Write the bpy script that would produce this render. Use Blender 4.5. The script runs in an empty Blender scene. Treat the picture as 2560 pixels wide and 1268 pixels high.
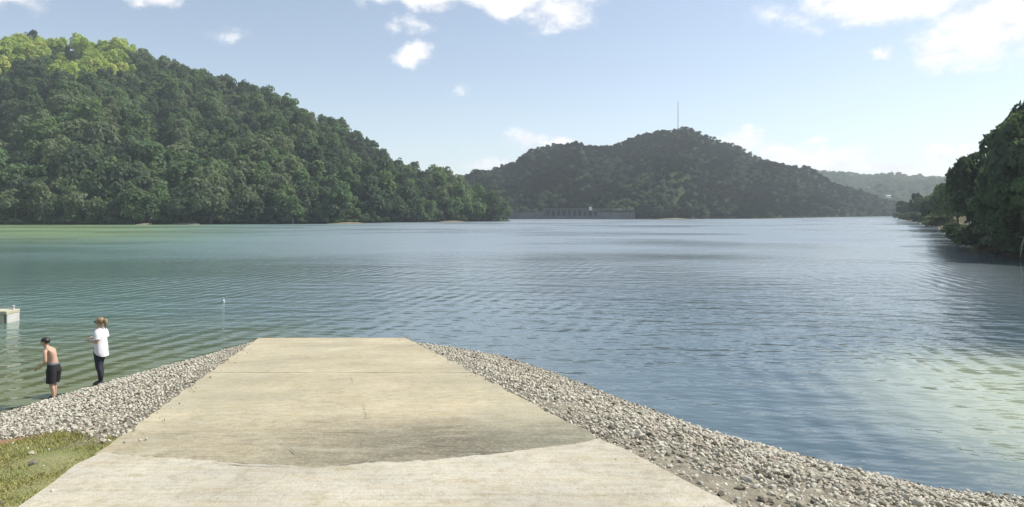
import bpy, bmesh, math, random
import numpy as np
from mathutils import Vector, Matrix, noise

random.seed(7)
rng = np.random.default_rng(7)
sc = bpy.context.scene
C = sc.collection
R = math.radians

# ------------------------------------------------------------------ camera, world, sun, exposure
F = 1668.0                       # focal length in pixels of the 2560 wide photograph
EYE = 4.3
cam_d = bpy.data.cameras.new('camera')
cam_d.sensor_width = 36.0
cam_d.lens = 36.0 * F / 2560.0
cam_d.shift_y = -104.0 / 2560.0
cam_d.clip_start = 0.1
cam_d.clip_end = 9000.0
cam = bpy.data.objects.new('camera', cam_d)
C.objects.link(cam)
cam.location = (0, 0, EYE)
cam.rotation_euler = (R(90), 0, 0)
sc.camera = cam

SUN_EL, SUN_AZ = R(50), R(72)    # azimuth clockwise from the view axis (+Y) towards +X
sun_dir = Vector((math.sin(SUN_AZ) * math.cos(SUN_EL), math.cos(SUN_AZ) * math.cos(SUN_EL), math.sin(SUN_EL)))
sun_d = bpy.data.lights.new('sun', 'SUN')
sun_d.energy = 4.2
sun_d.angle = R(0.6)
sun_d.color = (1.0, 0.95, 0.86)
sun = bpy.data.objects.new('sun', sun_d)
C.objects.link(sun)
sun.location = (40, 10, 60)
sun.rotation_euler = sun_dir.to_track_quat('Z', 'Y').to_euler()

vs = sc.view_settings
vs.view_transform = 'Standard'
vs.look = 'None'
vs.gamma = 1.0
vs.use_curve_mapping = False
vs.exposure = 0.46
sc.cycles.max_bounces = 6
sc.cycles.diffuse_bounces = 3
sc.cycles.glossy_bounces = 3
sc.cycles.transmission_bounces = 3
sc.cycles.transparent_max_bounces = 6
sc.cycles.volume_bounces = 1

CLOUDS = [  # centre and half size of each cloud as seen from the shore, in photograph pixels, converted to angles below; softness
    (20, 2, 110, 36), (385, 4, 62, 32), (1060, -6, 150, 34), (1270, -4, 130, 40), (1390, 22, 105, 52), (1028, 130, 46, 32),
    (1000, 58, 62, 24), (1330, 345, 62, 30), (1412, 352, 52, 24), (1235, 412, 62, 22), (1870, 350, 66, 30), (1960, 385, 90, 32),
    (2090, 405, 110, 34), (2270, 425, 150, 26), (2350, 378, 38, 20), (2280, -4, 330, 60), (2470, 60, 220, 105), (2350, 125, 80, 56),
    (2215, 138, 42, 22), (2440, 392, 60, 30), (1145, 222, 34, 16), (2036, 356, 40, 16), (565, 92, 56, 20),
    (2700, 40, 260, 130), (-200, 10, 150, 60), (1700, 420, 500, 20)]
CLOUD_W = {20: .45, 22: .35, 21: .6, 6: .55, 25: .5}


def build_world():
    w = bpy.data.worlds.new('World')
    sc.world = w
    w.use_nodes = True
    nt = w.node_tree
    N, L = nt.nodes, nt.links
    N.clear()
    out = N.new('ShaderNodeOutputWorld')
    bg = N.new('ShaderNodeBackground')
    bg.inputs['Strength'].default_value = 0.12
    sky = N.new('ShaderNodeTexSky')
    sky.sky_type = 'NISHITA'
    sky.sun_disc = False
    sky.sun_elevation = SUN_EL
    sky.sun_rotation = SUN_AZ
    sky.air_density = 1.0
    sky.dust_density = 0.45
    sky.ozone_density = 1.0
    sky.altitude = 200

    def math_(op, a, b=None, c=None):
        n = N.new('ShaderNodeMath')
        n.operation = op
        for i, v in enumerate((a, b, c)):
            if v is None:
                continue
            if isinstance(v, (int, float)):
                n.inputs[i].default_value = v
            else:
                L.new(v, n.inputs[i])
        return n.outputs[0]

    tc = N.new('ShaderNodeTexCoord')
    sep = N.new('ShaderNodeSeparateXYZ')
    L.new(tc.outputs['Generated'], sep.inputs[0])
    az = math_('ARCTAN2', sep.outputs[0], sep.outputs[1])
    el = math_('ARCSINE', sep.outputs[2])
    comb = N.new('ShaderNodeCombineXYZ')
    L.new(az, comb.inputs[0])
    L.new(el, comb.inputs[1])
    n1 = N.new('ShaderNodeTexNoise')
    n1.noise_dimensions = '3D'
    n1.inputs['Scale'].default_value = 17.0
    n1.inputs['Detail'].default_value = 9.0
    n1.inputs['Roughness'].default_value = 0.62
    sc3 = N.new('ShaderNodeVectorMath')
    sc3.operation = 'MULTIPLY'
    sc3.inputs[1].default_value = (1, 1, 1.6)
    L.new(tc.outputs['Generated'], sc3.inputs[0])
    L.new(sc3.outputs[0], n1.inputs['Vector'])
    wn = N.new('ShaderNodeTexNoise')
    wn.inputs['Scale'].default_value = 13.0
    wn.inputs['Detail'].default_value = 5.0
    wn.inputs['Roughness'].default_value = 0.6
    L.new(tc.outputs['Generated'], wn.inputs['Vector'])
    ws = N.new('ShaderNodeVectorMath')
    ws.operation = 'MULTIPLY_ADD'
    ws.inputs[1].default_value = (.085, .06, 0)
    ws.inputs[2].default_value = (-.0425, -.03, 0)
    L.new(wn.outputs['Color'], ws.inputs[0])
    wa = N.new('ShaderNodeVectorMath')
    wa.operation = 'ADD'
    L.new(comb.outputs[0], wa.inputs[0])
    L.new(ws.outputs[0], wa.inputs[1])
    acc = None
    for i, (cx, cy, rx, ry) in enumerate(CLOUDS):
        u = (cx - 1280) / F
        a0 = math.atan(u)
        e0 = math.atan((530 - cy) / F / math.sqrt(1 + u * u))
        ra = rx / F / (1 + u * u)
        re = ry / F / math.sqrt(1 + u * u)
        s = N.new('ShaderNodeVectorMath')
        s.operation = 'SUBTRACT'
        L.new(wa.outputs[0], s.inputs[0])
        s.inputs[1].default_value = (a0, e0, 0)
        m = N.new('ShaderNodeVectorMath')
        m.operation = 'MULTIPLY'
        L.new(s.outputs[0], m.inputs[0])
        m.inputs[1].default_value = (1 / ra, 1 / re, 0)
        le = N.new('ShaderNodeVectorMath')
        le.operation = 'LENGTH'
        L.new(m.outputs[0], le.inputs[0])
        v = math_('MULTIPLY', math_('MAXIMUM', math_('SUBTRACT', 1.45, le.outputs['Value']), 0.0), CLOUD_W.get(i, 1.0))
        acc = v if acc is None else math_('MAXIMUM', acc, v)
    # the rest of the sky: scattered cumulus of the same kind, higher than the frame shows and all round
    n2 = N.new('ShaderNodeTexNoise')
    n2.inputs['Scale'].default_value = 3.2
    n2.inputs['Detail'].default_value = 3.0
    L.new(sc3.outputs[0], n2.inputs['Vector'])
    high = N.new('ShaderNodeMapRange')
    high.inputs['From Min'].default_value = 0.34
    high.inputs['From Max'].default_value = 0.5
    L.new(el, high.inputs['Value'])
    scat = math_('MULTIPLY', math_('MAXIMUM', math_('MULTIPLY', math_('SUBTRACT', n2.outputs[0], 0.5), 5.0), 0.0), high.outputs[0])
    acc = math_('MAXIMUM', acc, math_('MINIMUM', scat, 1.2))
    dens = math_('ADD', acc, math_('MULTIPLY', math_('SUBTRACT', n1.outputs[0], 0.5), 2.4))
    mr = N.new('ShaderNodeMapRange')
    mr.interpolation_type = 'SMOOTHSTEP'
    mr.inputs['From Min'].default_value = 0.22
    mr.inputs['From Max'].default_value = 1.15
    L.new(dens, mr.inputs['Value'])
    gate = N.new('ShaderNodeMapRange')
    gate.inputs['From Min'].default_value = 0.0
    gate.inputs['From Max'].default_value = 0.35
    L.new(acc, gate.inputs['Value'])
    cl = math_('MULTIPLY', math_('MULTIPLY', mr.outputs[0], gate.outputs[0]), 0.93)
    mix = N.new('ShaderNodeMix')
    mix.data_type = 'RGBA'
    L.new(cl, mix.inputs['Factor'])
    hsv = N.new('ShaderNodeHueSaturation')
    hsv.inputs['Saturation'].default_value = 0.78
    hsv.inputs['Value'].default_value = 1.0
    L.new(sky.outputs[0], hsv.inputs['Color'])
    tn = N.new('ShaderNodeMix')
    tn.data_type = 'RGBA'
    tn.blend_type = 'MULTIPLY'
    tn.inputs['Factor'].default_value = 1.0
    tn.inputs['B'].default_value = (.955, .945, .93, 1)
    L.new(hsv.outputs[0], tn.inputs['A'])
    L.new(tn.outputs['Result'], mix.inputs['A'])
    shd = N.new('ShaderNodeMix')
    shd.data_type = 'RGBA'
    shd.inputs['A'].default_value = (5.9, 5.9, 6.15, 1)
    shd.inputs['B'].default_value = (7.6, 7.4, 7.3, 1)
    sf = N.new('ShaderNodeMapRange')
    sf.inputs['From Min'].default_value = 0.38
    sf.inputs['From Max'].default_value = 0.60
    L.new(n1.outputs[0], sf.inputs['Value'])
    L.new(sf.outputs[0], shd.inputs['Factor'])
    L.new(shd.outputs['Result'], mix.inputs['B'])
    L.new(mix.outputs['Result'], bg.inputs['Color'])
    L.new(bg.outputs[0], out.inputs['Surface'])


build_world()

# ------------------------------------------------------------------ helpers
def tag(o, label=None, cat=None, group=None, kind=None):
    if label:
        o['label'] = label
    if cat:
        o['category'] = cat
    if group:
        o['group'] = group
    if kind:
        o['kind'] = kind
    return o


def empty(name, loc=(0, 0, 0), rz=0.0):
    o = bpy.data.objects.new(name, None)
    o.empty_display_size = 0.2
    C.objects.link(o)
    o.location = loc
    o.rotation_euler = (0, 0, rz)
    return o


def link(name, me, parent=None):
    o = bpy.data.objects.new(name, me)
    C.objects.link(o)
    if parent:
        o.parent = parent
    return o


def mesh(name, verts, faces, mat=None, smooth=False):
    me = bpy.data.meshes.new(name)
    me.from_pydata([tuple(v) for v in verts], [], [tuple(f) for f in faces])
    if mat:
        me.materials.append(mat)
    if smooth:
        me.shade_smooth()
    me.update()
    return me


def quads_mesh(name, V, mat, ntri=False):
    """V: (n, k, 3) array of separate k-gons."""
    n, k, _ = V.shape
    me = bpy.data.meshes.new(name)
    me.vertices.add(n * k)
    me.vertices.foreach_set('co', V.reshape(-1).astype(np.float32))
    me.loops.add(n * k)
    me.loops.foreach_set('vertex_index', np.arange(n * k, dtype=np.int32))
    me.polygons.add(n)
    me.polygons.foreach_set('loop_start', np.arange(0, n * k, k, dtype=np.int32))
    me.update(calc_edges=True)
    me.materials.append(mat)
    return me


def from_bm(name, bm, mat, smooth=False):
    me = bpy.data.meshes.new(name)
    bm.normal_update()
    bm.to_mesh(me)
    bm.free()
    if mat:
        me.materials.append(mat)
    if smooth:
        me.shade_smooth()
    return me


def box(bm, c, s, rot=None):
    m = Matrix.Translation(c)
    if rot is not None:
        m = m @ rot
    r = bmesh.ops.create_cube(bm, size=1.0, matrix=m @ Matrix.Diagonal((s[0], s[1], s[2], 1)))
    return r['verts']


def bevel(bm, w):
    bmesh.ops.bevel(bm, geom=list(bm.edges), offset=w, segments=2, affect='EDGES', profile=0.6)


def tube(bm, pts, radii, n=8, cap=True, ell=None):
    """loft of rings along pts."""
    pts = [Vector(p) for p in pts]
    rings = []
    for i, p in enumerate(pts):
        if i == 0:
            d = pts[1] - p
        elif i == len(pts) - 1:
            d = p - pts[i - 1]
        else:
            d = pts[i + 1] - pts[i - 1]
        d.normalize()
        a = d.cross(Vector((0, 1, 0)))
        if a.length < 1e-3:
            a = d.cross(Vector((1, 0, 0)))
        a.normalize()
        b = d.cross(a).normalized()
        r = radii[i]
        ra, rb = r if isinstance(r, tuple) else (r, r)
        rings.append([bm.verts.new(p + a * (ra * math.cos(2 * math.pi * k / n)) + b * (rb * math.sin(2 * math.pi * k / n))) for k in range(n)])
    for i in range(len(rings) - 1):
        for k in range(n):
            bm.faces.new((rings[i][k], rings[i][(k + 1) % n], rings[i + 1][(k + 1) % n], rings[i + 1][k]))
    if cap:
        bm.faces.new(rings[0][::-1])
        bm.faces.new(rings[-1])
    return rings


def zloft(bm, rings, n=14, cap=(True, True)):
    """rings: (cx, cy, z, rx, ry)."""
    rs = []
    for (cx, cy, z, rx, ry) in rings:
        rs.append([bm.verts.new((cx + rx * math.cos(2 * math.pi * k / n), cy + ry * math.sin(2 * math.pi * k / n), z)) for k in range(n)])
    for i in range(len(rs) - 1):
        for k in range(n):
            bm.faces.new((rs[i][k], rs[i][(k + 1) % n], rs[i + 1][(k + 1) % n], rs[i + 1][k]))
    if cap[0]:
        bm.faces.new(rs[0][::-1])
    if cap[1]:
        bm.faces.new(rs[-1])
    return rs


def interp(x, pts, j=1):
    xs = [p[0] for p in pts]
    return float(np.interp(x, xs, [p[j] for p in pts]))


# ------------------------------------------------------------------ materials
def new_mat(name):
    m = bpy.data.materials.new(name)
    m.use_nodes = True
    nt = m.node_tree
    b = nt.nodes['Principled BSDF']
    return m, nt, nt.nodes, nt.links, b


def ramp(N, stops, interp_='LINEAR'):
    r = N.new('ShaderNodeValToRGB')
    r.color_ramp.interpolation = interp_
    e = r.color_ramp.elements
    while len(e) < len(stops):
        e.new(0.5)
    for el, (p, c) in zip(e, stops):
        el.position = p
        el.color = (c[0], c[1], c[2], 1)
    return r


def noise_node(N, L, scale, detail=4, rough=0.55, coord='Object', stretch=None, tc=None):
    tc = tc or N.new('ShaderNodeTexCoord')
    n = N.new('ShaderNodeTexNoise')
    n.inputs['Scale'].default_value = scale
    n.inputs['Detail'].default_value = detail
    n.inputs['Roughness'].default_value = rough
    src = tc.outputs[coord]
    if stretch:
        mp = N.new('ShaderNodeMapping')
        mp.inputs['Scale'].default_value = stretch[:3]
        if len(stretch) > 3:
            mp.inputs['Rotation'].default_value = (0, 0, stretch[3])
        L.new(src, mp.inputs['Vector'])
        src = mp.outputs[0]
    L.new(src, n.inputs['Vector'])
    return n


def mixc(N, L, fac, a, b, mode='MIX'):
    m = N.new('ShaderNodeMix')
    m.data_type = 'RGBA'
    m.blend_type = mode
    for key, v in (('Factor', fac), ('A', a), ('B', b)):
        if isinstance(v, (int, float)):
            m.inputs[key].default_value = v
        elif isinstance(v, tuple):
            m.inputs[key].default_value = (v[0], v[1], v[2], 1)
        else:
            L.new(v, m.inputs[key])
    return m.outputs['Result']


def mth(N, L, op, a, b=None, clamp=False):
    n = N.new('ShaderNodeMath')
    n.operation = op
    n.use_clamp = clamp
    for i, v in enumerate((a, b)):
        if v is None:
            continue
        if isinstance(v, (int, float)):
            n.inputs[i].default_value = v
        else:
            L.new(v, n.inputs[i])
    return n.outputs[0]


def mrange(N, L, v, a, b, lo=0.0, hi=1.0, smooth=True):
    n = N.new('ShaderNodeMapRange')
    n.interpolation_type = 'SMOOTHSTEP' if smooth else 'LINEAR'
    n.inputs['From Min'].default_value = a
    n.inputs['From Max'].default_value = b
    n.inputs['To Min'].default_value = lo
    n.inputs['To Max'].default_value = hi
    L.new(v, n.inputs['Value'])
    return n.outputs[0]


def bump(N, L, h, strength, dist, normal=None):
    b = N.new('ShaderNodeBump')
    b.inputs['Strength'].default_value = strength
    b.inputs['Distance'].default_value = dist
    L.new(h, b.inputs['Height'])
    if normal:
        L.new(normal, b.inputs['Normal'])
    return b.outputs[0]


def plain(name, col, rough=0.8, var=0.15, scale=6.0, metal=0.0):
    m, nt, N, L, b = new_mat(name)
    n = noise_node(N, L, scale, 5, 0.6)
    lo = tuple(c * (1 - var) for c in col)
    hi = tuple(min(1, c * (1 + var)) for c in col)
    r = ramp(N, [(0.3, lo), (0.7, hi)])
    L.new(n.outputs[0], r.inputs[0])
    L.new(r.outputs[0], b.inputs['Base Color'])
    b.inputs['Roughness'].default_value = rough
    b.inputs['Metallic'].default_value = metal
    return m


def leaf_mat(name, stops, trans=0.42):
    m, nt, N, L, b = new_mat(name)
    N.remove(b)
    out = N['Material Output']
    oi = N.new('ShaderNodeObjectInfo')
    ge = N.new('ShaderNodeNewGeometry')
    v = mth(N, L, 'ADD', mth(N, L, 'MULTIPLY', oi.outputs['Random'], 0.72), mth(N, L, 'MULTIPLY', ge.outputs['Random Per Island'], 0.28))
    r = ramp(N, stops)
    L.new(v, r.inputs[0])
    d = N.new('ShaderNodeBsdfDiffuse')
    t = N.new('ShaderNodeBsdfTranslucent')
    L.new(r.outputs[0], d.inputs['Color'])
    tint = mixc(N, L, 1.0, r.outputs[0], (1.0, 1.15, 0.6), 'MULTIPLY')
    L.new(tint, t.inputs['Color'])
    mx = N.new('ShaderNodeMixShader')
    mx.inputs[0].default_value = trans
    L.new(d.outputs[0], mx.inputs[1])
    L.new(t.outputs[0], mx.inputs[2])
    L.new(mx.outputs[0], out.inputs['Surface'])
    return m


LEAF = {
    'dark': leaf_mat('dark_leaves', [(0.0, (0.068, 0.096, 0.070)), (0.5, (0.094, 0.130, 0.088)), (1.0, (0.124, 0.163, 0.101))]),
    'mid': leaf_mat('green_leaves', [(0.0, (0.111, 0.169, 0.096)), (0.5, (0.146, 0.211, 0.112)), (1.0, (0.176, 0.240, 0.120))]),
    'pale': leaf_mat('pale_leaves', [(0.0, (0.149, 0.190, 0.121)), (0.5, (0.184, 0.218, 0.138)), (1.0, (0.218, 0.247, 0.161))]),
    'yellow': leaf_mat('yellow_green_leaves', [(0.0, (.29, .38, .11)), (0.5, (.40, .49, .15)), (1.0, (.54, .54, .18))], 0.35),  # bright enough for the hilltop patch to pass as sunlit
}
LEAF['shade'] = leaf_mat('shaded_hill_leaves', [(0.0, (.026, .036, .024)), (0.5, (.036, .050, .030)), (1.0, (.052, .066, .038))])  # mast hill's shade put into a darker copy of the leaf colour
TONES = ['dark', 'mid', 'pale', 'yellow', 'shade']
BARK = plain('bark', (.11, .09, .07), 0.9, 0.3, 3.0)
PALE_BARK = plain('pale_bark', (.38, .35, .30), 0.85, 0.2, 3.0)


# ------------------------------------------------------------------ trees
def leaf_cloud(seed, nlobes, nleaf, leaf, squash=1.0, spread=0.62, lobe_r=(0.30, 0.48)):
    """separate leaf-sized faces in a crown of radius 1 centred at 0 (z from -1 to 1 before squash)."""
    g = np.random.default_rng(seed)
    lob = []
    for i in range(nlobes):
        th = g.uniform(0, 2 * math.pi)
        zz = g.uniform(-0.75, 0.85)
        rr = math.sqrt(max(0.05, 1 - zz * zz)) * spread * math.sqrt(g.uniform(0.25, 1))
        lob.append((rr * math.cos(th), rr * math.sin(th), zz * 0.66, g.uniform(*lobe_r)))
    lob.append((0, 0, 0.0, 0.55))
    lob = np.array(lob)
    w = lob[:, 3] ** 2
    idx = g.choice(len(lob), nleaf, p=w / w.sum())
    d = g.normal(size=(nleaf, 3))
    d /= np.linalg.norm(d, axis=1)[:, None]
    d[:, 2] = np.where(d[:, 2] < -0.35, -d[:, 2], d[:, 2])
    rad = lob[idx, 3] * (0.72 + 0.36 * g.random(nleaf) ** 0.7)
    P = lob[idx, :3] + d * rad[:, None]
    nrm = d + g.normal(size=(nleaf, 3)) * 0.55 + np.array([0, 0, 0.35])
    nrm /= np.linalg.norm(nrm, axis=1)[:, None]
    a = np.cross(nrm, g.normal(size=(nleaf, 3)))
    a /= np.linalg.norm(a, axis=1)[:, None] + 1e-9
    b = np.cross(nrm, a)
    s = leaf * (0.55 + 0.9 * g.random(nleaf))[:, None]
    bend = nrm * s * 0.18
    V = np.stack([P - a * s, P - b * s * 0.62 + bend, P + a * s, P + b * s * 0.62 + bend], axis=1)
    V[:, :, 2] *= squash
    return V


def trunk_bm(h, r, limbs, seed, spread=0.5):
    g = random.Random(seed)
    bm = bmesh.new()
    pts = [(0, 0, -0.06 * h)]
    rad = [r * 1.5]
    x = y = 0.0
    for i in range(1, 6):
        x += g.uniform(-.02, .02) * h
        y += g.uniform(-.02, .02) * h
        pts.append((x, y, h * i / 5))
        rad.append(r * (1 - 0.75 * i / 5))
    tube(bm, pts, rad, 7)
    for k in range(limbs):
        i = g.randint(2, 4)
        p = Vector(pts[i])
        a = g.uniform(0, 6.28)
        e = p + Vector((math.cos(a), math.sin(a), g.uniform(.5, 1.1))) * h * spread * g.uniform(.5, 1)
        mid = (p + e) / 2 + Vector((0, 0, .05 * h))
        tube(bm, [p, mid, e], [rad[i] * .6, rad[i] * .4, rad[i] * .12], 5)
    return bm


HILL_CROWNS = {t: [] for t in TONES}      # unit crowns: width radius 1, sits from z = 0.1 to z = 2
for k in range(5):
    V = leaf_cloud(100 + k, 12 + 2 * k, 950, 0.10, squash=1.0, spread=.74, lobe_r=(.20, .42))
    V[:, :, 2] += 1.02
    for t in TONES:
        HILL_CROWNS[t].append(quads_mesh('crown', V, LEAF[t]))
HILL_TRUNKS = [from_bm('trunk', trunk_bm(1.3, 0.07, 4, 20 + k), BARK, True) for k in range(3)]


def scatter(name, pts, label, objs_mesh):
    """one mass of far trees: points carrying instances of crown meshes."""
    me = bpy.data.meshes.new(name)
    me.from_pydata([p[0] for p in pts], [], [])
    for nm, ty, vals in (('rot', 'FLOAT', [p[1] for p in pts]), ('idx', 'INT', [p[3] for p in pts])):
        a = me.attributes.new(nm, ty, 'POINT')
        a.data.foreach_set('value', vals)
    a = me.attributes.new('scl', 'FLOAT_VECTOR', 'POINT')
    a.data.foreach_set('vector', np.array([p[2] for p in pts], dtype=np.float32).reshape(-1))
    o = link(name, me)
    tag(o, label, None, None, 'stuff')
    ng = bpy.data.node_groups.new(name, 'GeometryNodeTree')
    ng.interface.new_socket('Geometry', in_out='INPUT', socket_type='NodeSocketGeometry')
    ng.interface.new_socket('Geometry', in_out='OUTPUT', socket_type='NodeSocketGeometry')
    N, L = ng.nodes, ng.links
    gi, go = N.new('NodeGroupInput'), N.new('NodeGroupOutput')
    ci = N.new('GeometryNodeCollectionInfo')
    ci.inputs['Collection'].default_value = objs_mesh
    ci.inputs['Separate Children'].default_value = True
    ci.inputs['Reset Children'].default_value = True
    ip = N.new('GeometryNodeInstanceOnPoints')
    ip.inputs['Pick Instance'].default_value = True

    def attr(nm, ty):
        n = N.new('GeometryNodeInputNamedAttribute')
        n.data_type = ty
        n.inputs['Name'].default_value = nm
        return n.outputs['Attribute']
    cx = N.new('ShaderNodeCombineXYZ')
    L.new(attr('rot', 'FLOAT'), cx.inputs[2])
    L.new(gi.outputs[0], ip.inputs['Points'])
    L.new(ci.outputs[0], ip.inputs['Instance'])
    L.new(attr('idx', 'INT'), ip.inputs['Instance Index'])
    L.new(cx.outputs[0], ip.inputs['Rotation'])
    L.new(attr('scl', 'FLOAT_VECTOR'), ip.inputs['Scale'])
    L.new(ip.outputs[0], go.inputs[0])
    md = o.modifiers.new('scatter', 'NODES')
    md.node_group = ng
    return o


CROWN_COLL = bpy.data.collections.new('crown_sources')   # never linked to the scene: holds the meshes the far woods repeat
CROWN_IDX = {}
_i = 0
for t in sorted(TONES):
    for k in range(5):
        CROWN_COLL.objects.link(bpy.data.objects.new('crown_%02d' % _i, HILL_CROWNS[t][k]))
        CROWN_IDX[(t, k)] = _i
        _i += 1

# ------------------------------------------------------------------ ground materials
def soil_mat():
    m, nt, N, L, b = new_mat('shore_soil')
    n = noise_node(N, L, 5, 6, 0.65)
    r = ramp(N, [(0.3, (.15, .13, .095)), (0.55, (.25, .225, .165)), (0.75, (.34, .31, .24))])
    L.new(n.outputs[0], r.inputs[0])
    at = N.new('ShaderNodeAttribute')
    at.attribute_name = 'grass'
    n2 = noise_node(N, L, 1.3, 5, 0.6)
    g = ramp(N, [(0.3, (.13, .18, .06)), (0.5, (.20, .225, .08)), (0.72, (.30, .27, .12))])
    L.new(n2.outputs[0], g.inputs[0])
    col = mixc(N, L, at.outputs['Fac'], r.outputs[0], g.outputs[0])
    a2 = N.new('ShaderNodeAttribute')
    a2.attribute_name = 'clay'
    col = mixc(N, L, a2.outputs['Fac'], col, (.36, .185, .09))
    L.new(col, b.inputs['Base Color'])
    b.inputs['Roughness'].default_value = 0.95
    n3 = noise_node(N, L, 22, 4, 0.6)
    L.new(bump(N, L, n3.outputs[0], 0.8, 0.05), b.inputs['Normal'])
    return m


def hill_mat():
    m, nt, N, L, b = new_mat('hill_undergrowth')
    n = noise_node(N, L, 0.25, 6, 0.65)
    r = ramp(N, [(0.3, (.030, .040, .024)), (0.55, (.045, .062, .030)), (0.75, (.075, .085, .045))])
    L.new(n.outputs[0], r.inputs[0])
    L.new(r.outputs[0], b.inputs['Base Color'])
    b.inputs['Roughness'].default_value = 1.0
    b.inputs['Specular IOR Level'].default_value = 0.0
    return m


def concrete_mat(name, base, stain=0.0, seed=0.0):
    """weathered concrete; coordinates are metres in the world. stain: a band of dried silt along the upper edge."""
    m, nt, N, L, b = new_mat(name)
    tc = N.new('ShaderNodeTexCoord')
    big = noise_node(N, L, 0.55, 5, 0.6, tc=tc, stretch=(1, 1, 1, seed))
    fine = noise_node(N, L, 26, 5, 0.7, tc=tc)
    mid = noise_node(N, L, 3.2, 6, 0.65, tc=tc, stretch=(0.6, 1.6, 1, 0.28))
    c0 = tuple(c * .76 for c in base)
    c1 = tuple(min(.8, c * 1.08) for c in base)
    r = ramp(N, [(0.32, c0), (0.68, c1)])
    L.new(big.outputs[0], r.inputs[0])
    col = r.outputs[0]
    warm = ramp(N, [(0.40, (1, 1, 1)), (0.72, (1.0, .93, .80))])
    L.new(mid.outputs[0], warm.inputs[0])
    col = mixc(N, L, 0.8, col, warm.outputs[0], 'MULTIPLY')
    sp = ramp(N, [(0.30, (.72, .71, .68)), (0.46, (1, 1, 1))])
    L.new(fine.outputs[0], sp.inputs[0])
    col = mixc(N, L, 0.55, col, sp.outputs[0], 'MULTIPLY')
    blot = noise_node(N, L, 7.5, 5, 0.7, tc=tc, stretch=(1, 1, 1, seed * 2))
    bl = ramp(N, [(0.36, (.80, .77, .68)), (0.52, (1, 1, 1)), (0.70, (1.05, 1.04, 1.02))])
    L.new(blot.outputs[0], bl.inputs[0])
    col = mixc(N, L, 0.8, col, bl.outputs[0], 'MULTIPLY')
    brm = noise_node(N, L, 16, 4, 0.6, tc=tc, stretch=(0.10, 1.6, 1, 0.0))
    bm_ = ramp(N, [(0.34, (.84, .83, .79)), (0.5, (1, 1, 1)), (0.7, (1.04, 1.04, 1.03))])
    L.new(brm.outputs[0], bm_.inputs[0])
    col = mixc(N, L, 0.75, col, bm_.outputs[0], 'MULTIPLY')
    if stain:
        sep = N.new('ShaderNodeSeparateXYZ')
        L.new(tc.outputs['Object'], sep.inputs[0])
        wob = noise_node(N, L, 1.4, 6, 0.7, tc=tc)
        wv = mth(N, L, 'MULTIPLY', mth(N, L, 'SUBTRACT', wob.outputs[0], 0.5), 1.6)
        # distance up the slope from the joint, wobbling; stronger towards the right-hand side
        yy = mth(N, L, 'ADD', sep.outputs[1], wv)
        xx = mth(N, L, 'ADD', sep.outputs[0], wv)
        up = mrange(N, L, yy, 8.6, 6.9)
        rt = mrange(N, L, xx, -3.4, -0.4, 0.34, 1.0)
        msk = mth(N, L, 'MULTIPLY', up, rt)
        br = mrange(N, L, mid.outputs[0], 0.25, 0.6, 0.45, 1.0)
        grit = noise_node(N, L, 19, 6, 0.75, tc=tc)
        msk = mth(N, L, 'MULTIPLY', mth(N, L, 'MULTIPLY', msk, mrange(N, L, grit.outputs[0], 0.30, 0.56, 0.35, 1.1)), mth(N, L, 'MULTIPLY', br, stain * 0.8), True)
        col = mixc(N, L, msk, col, (.095, .088, .066))
        strk = noise_node(N, L, 9, 4, 0.6, tc=tc, stretch=(0.25, 1.5, 1, 0.25))
        sm = mth(N, L, 'MULTIPLY', mrange(N, L, strk.outputs[0], 0.54, 0.66), mth(N, L, 'ADD', mth(N, L, 'MULTIPLY', msk, 0.7), 0.12), True)
        col = mixc(N, L, sm, col, (.10, .10, .08))
        # pale green algae film low on the slope and along the middle
        alg = noise_node(N, L, 0.45, 4, 0.6, tc=tc, stretch=(1.4, 0.5, 1, 0.25))
        am = mth(N, L, 'MULTIPLY', mrange(N, L, alg.outputs[0], 0.45, 0.66), 0.35)
        col = mixc(N, L, am, col, (.30, .30, .225))
    sz = N.new('ShaderNodeSeparateXYZ')
    L.new(tc.outputs['Object'], sz.inputs[0])
    wet = mrange(N, L, mth(N, L, 'ADD', sz.outputs[2], mth(N, L, 'MULTIPLY', mid.outputs[0], 0.06)), 0.075, 0.03)
    if stain:
        col = mixc(N, L, mth(N, L, 'MULTIPLY', wet, 0.6), col, (.16, .145, .10))
    L.new(col, b.inputs['Base Color'])
    b.inputs['Roughness'].default_value = 0.9
    b.inputs['Specular IOR Level'].default_value = 0.25
    nb = bump(N, L, fine.outputs[0], 0.7, 0.02)
    nb = bump(N, L, mid.outputs[0], 0.5, 0.02, nb)
    L.new(nb, b.inputs['Normal'])
    return m


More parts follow.
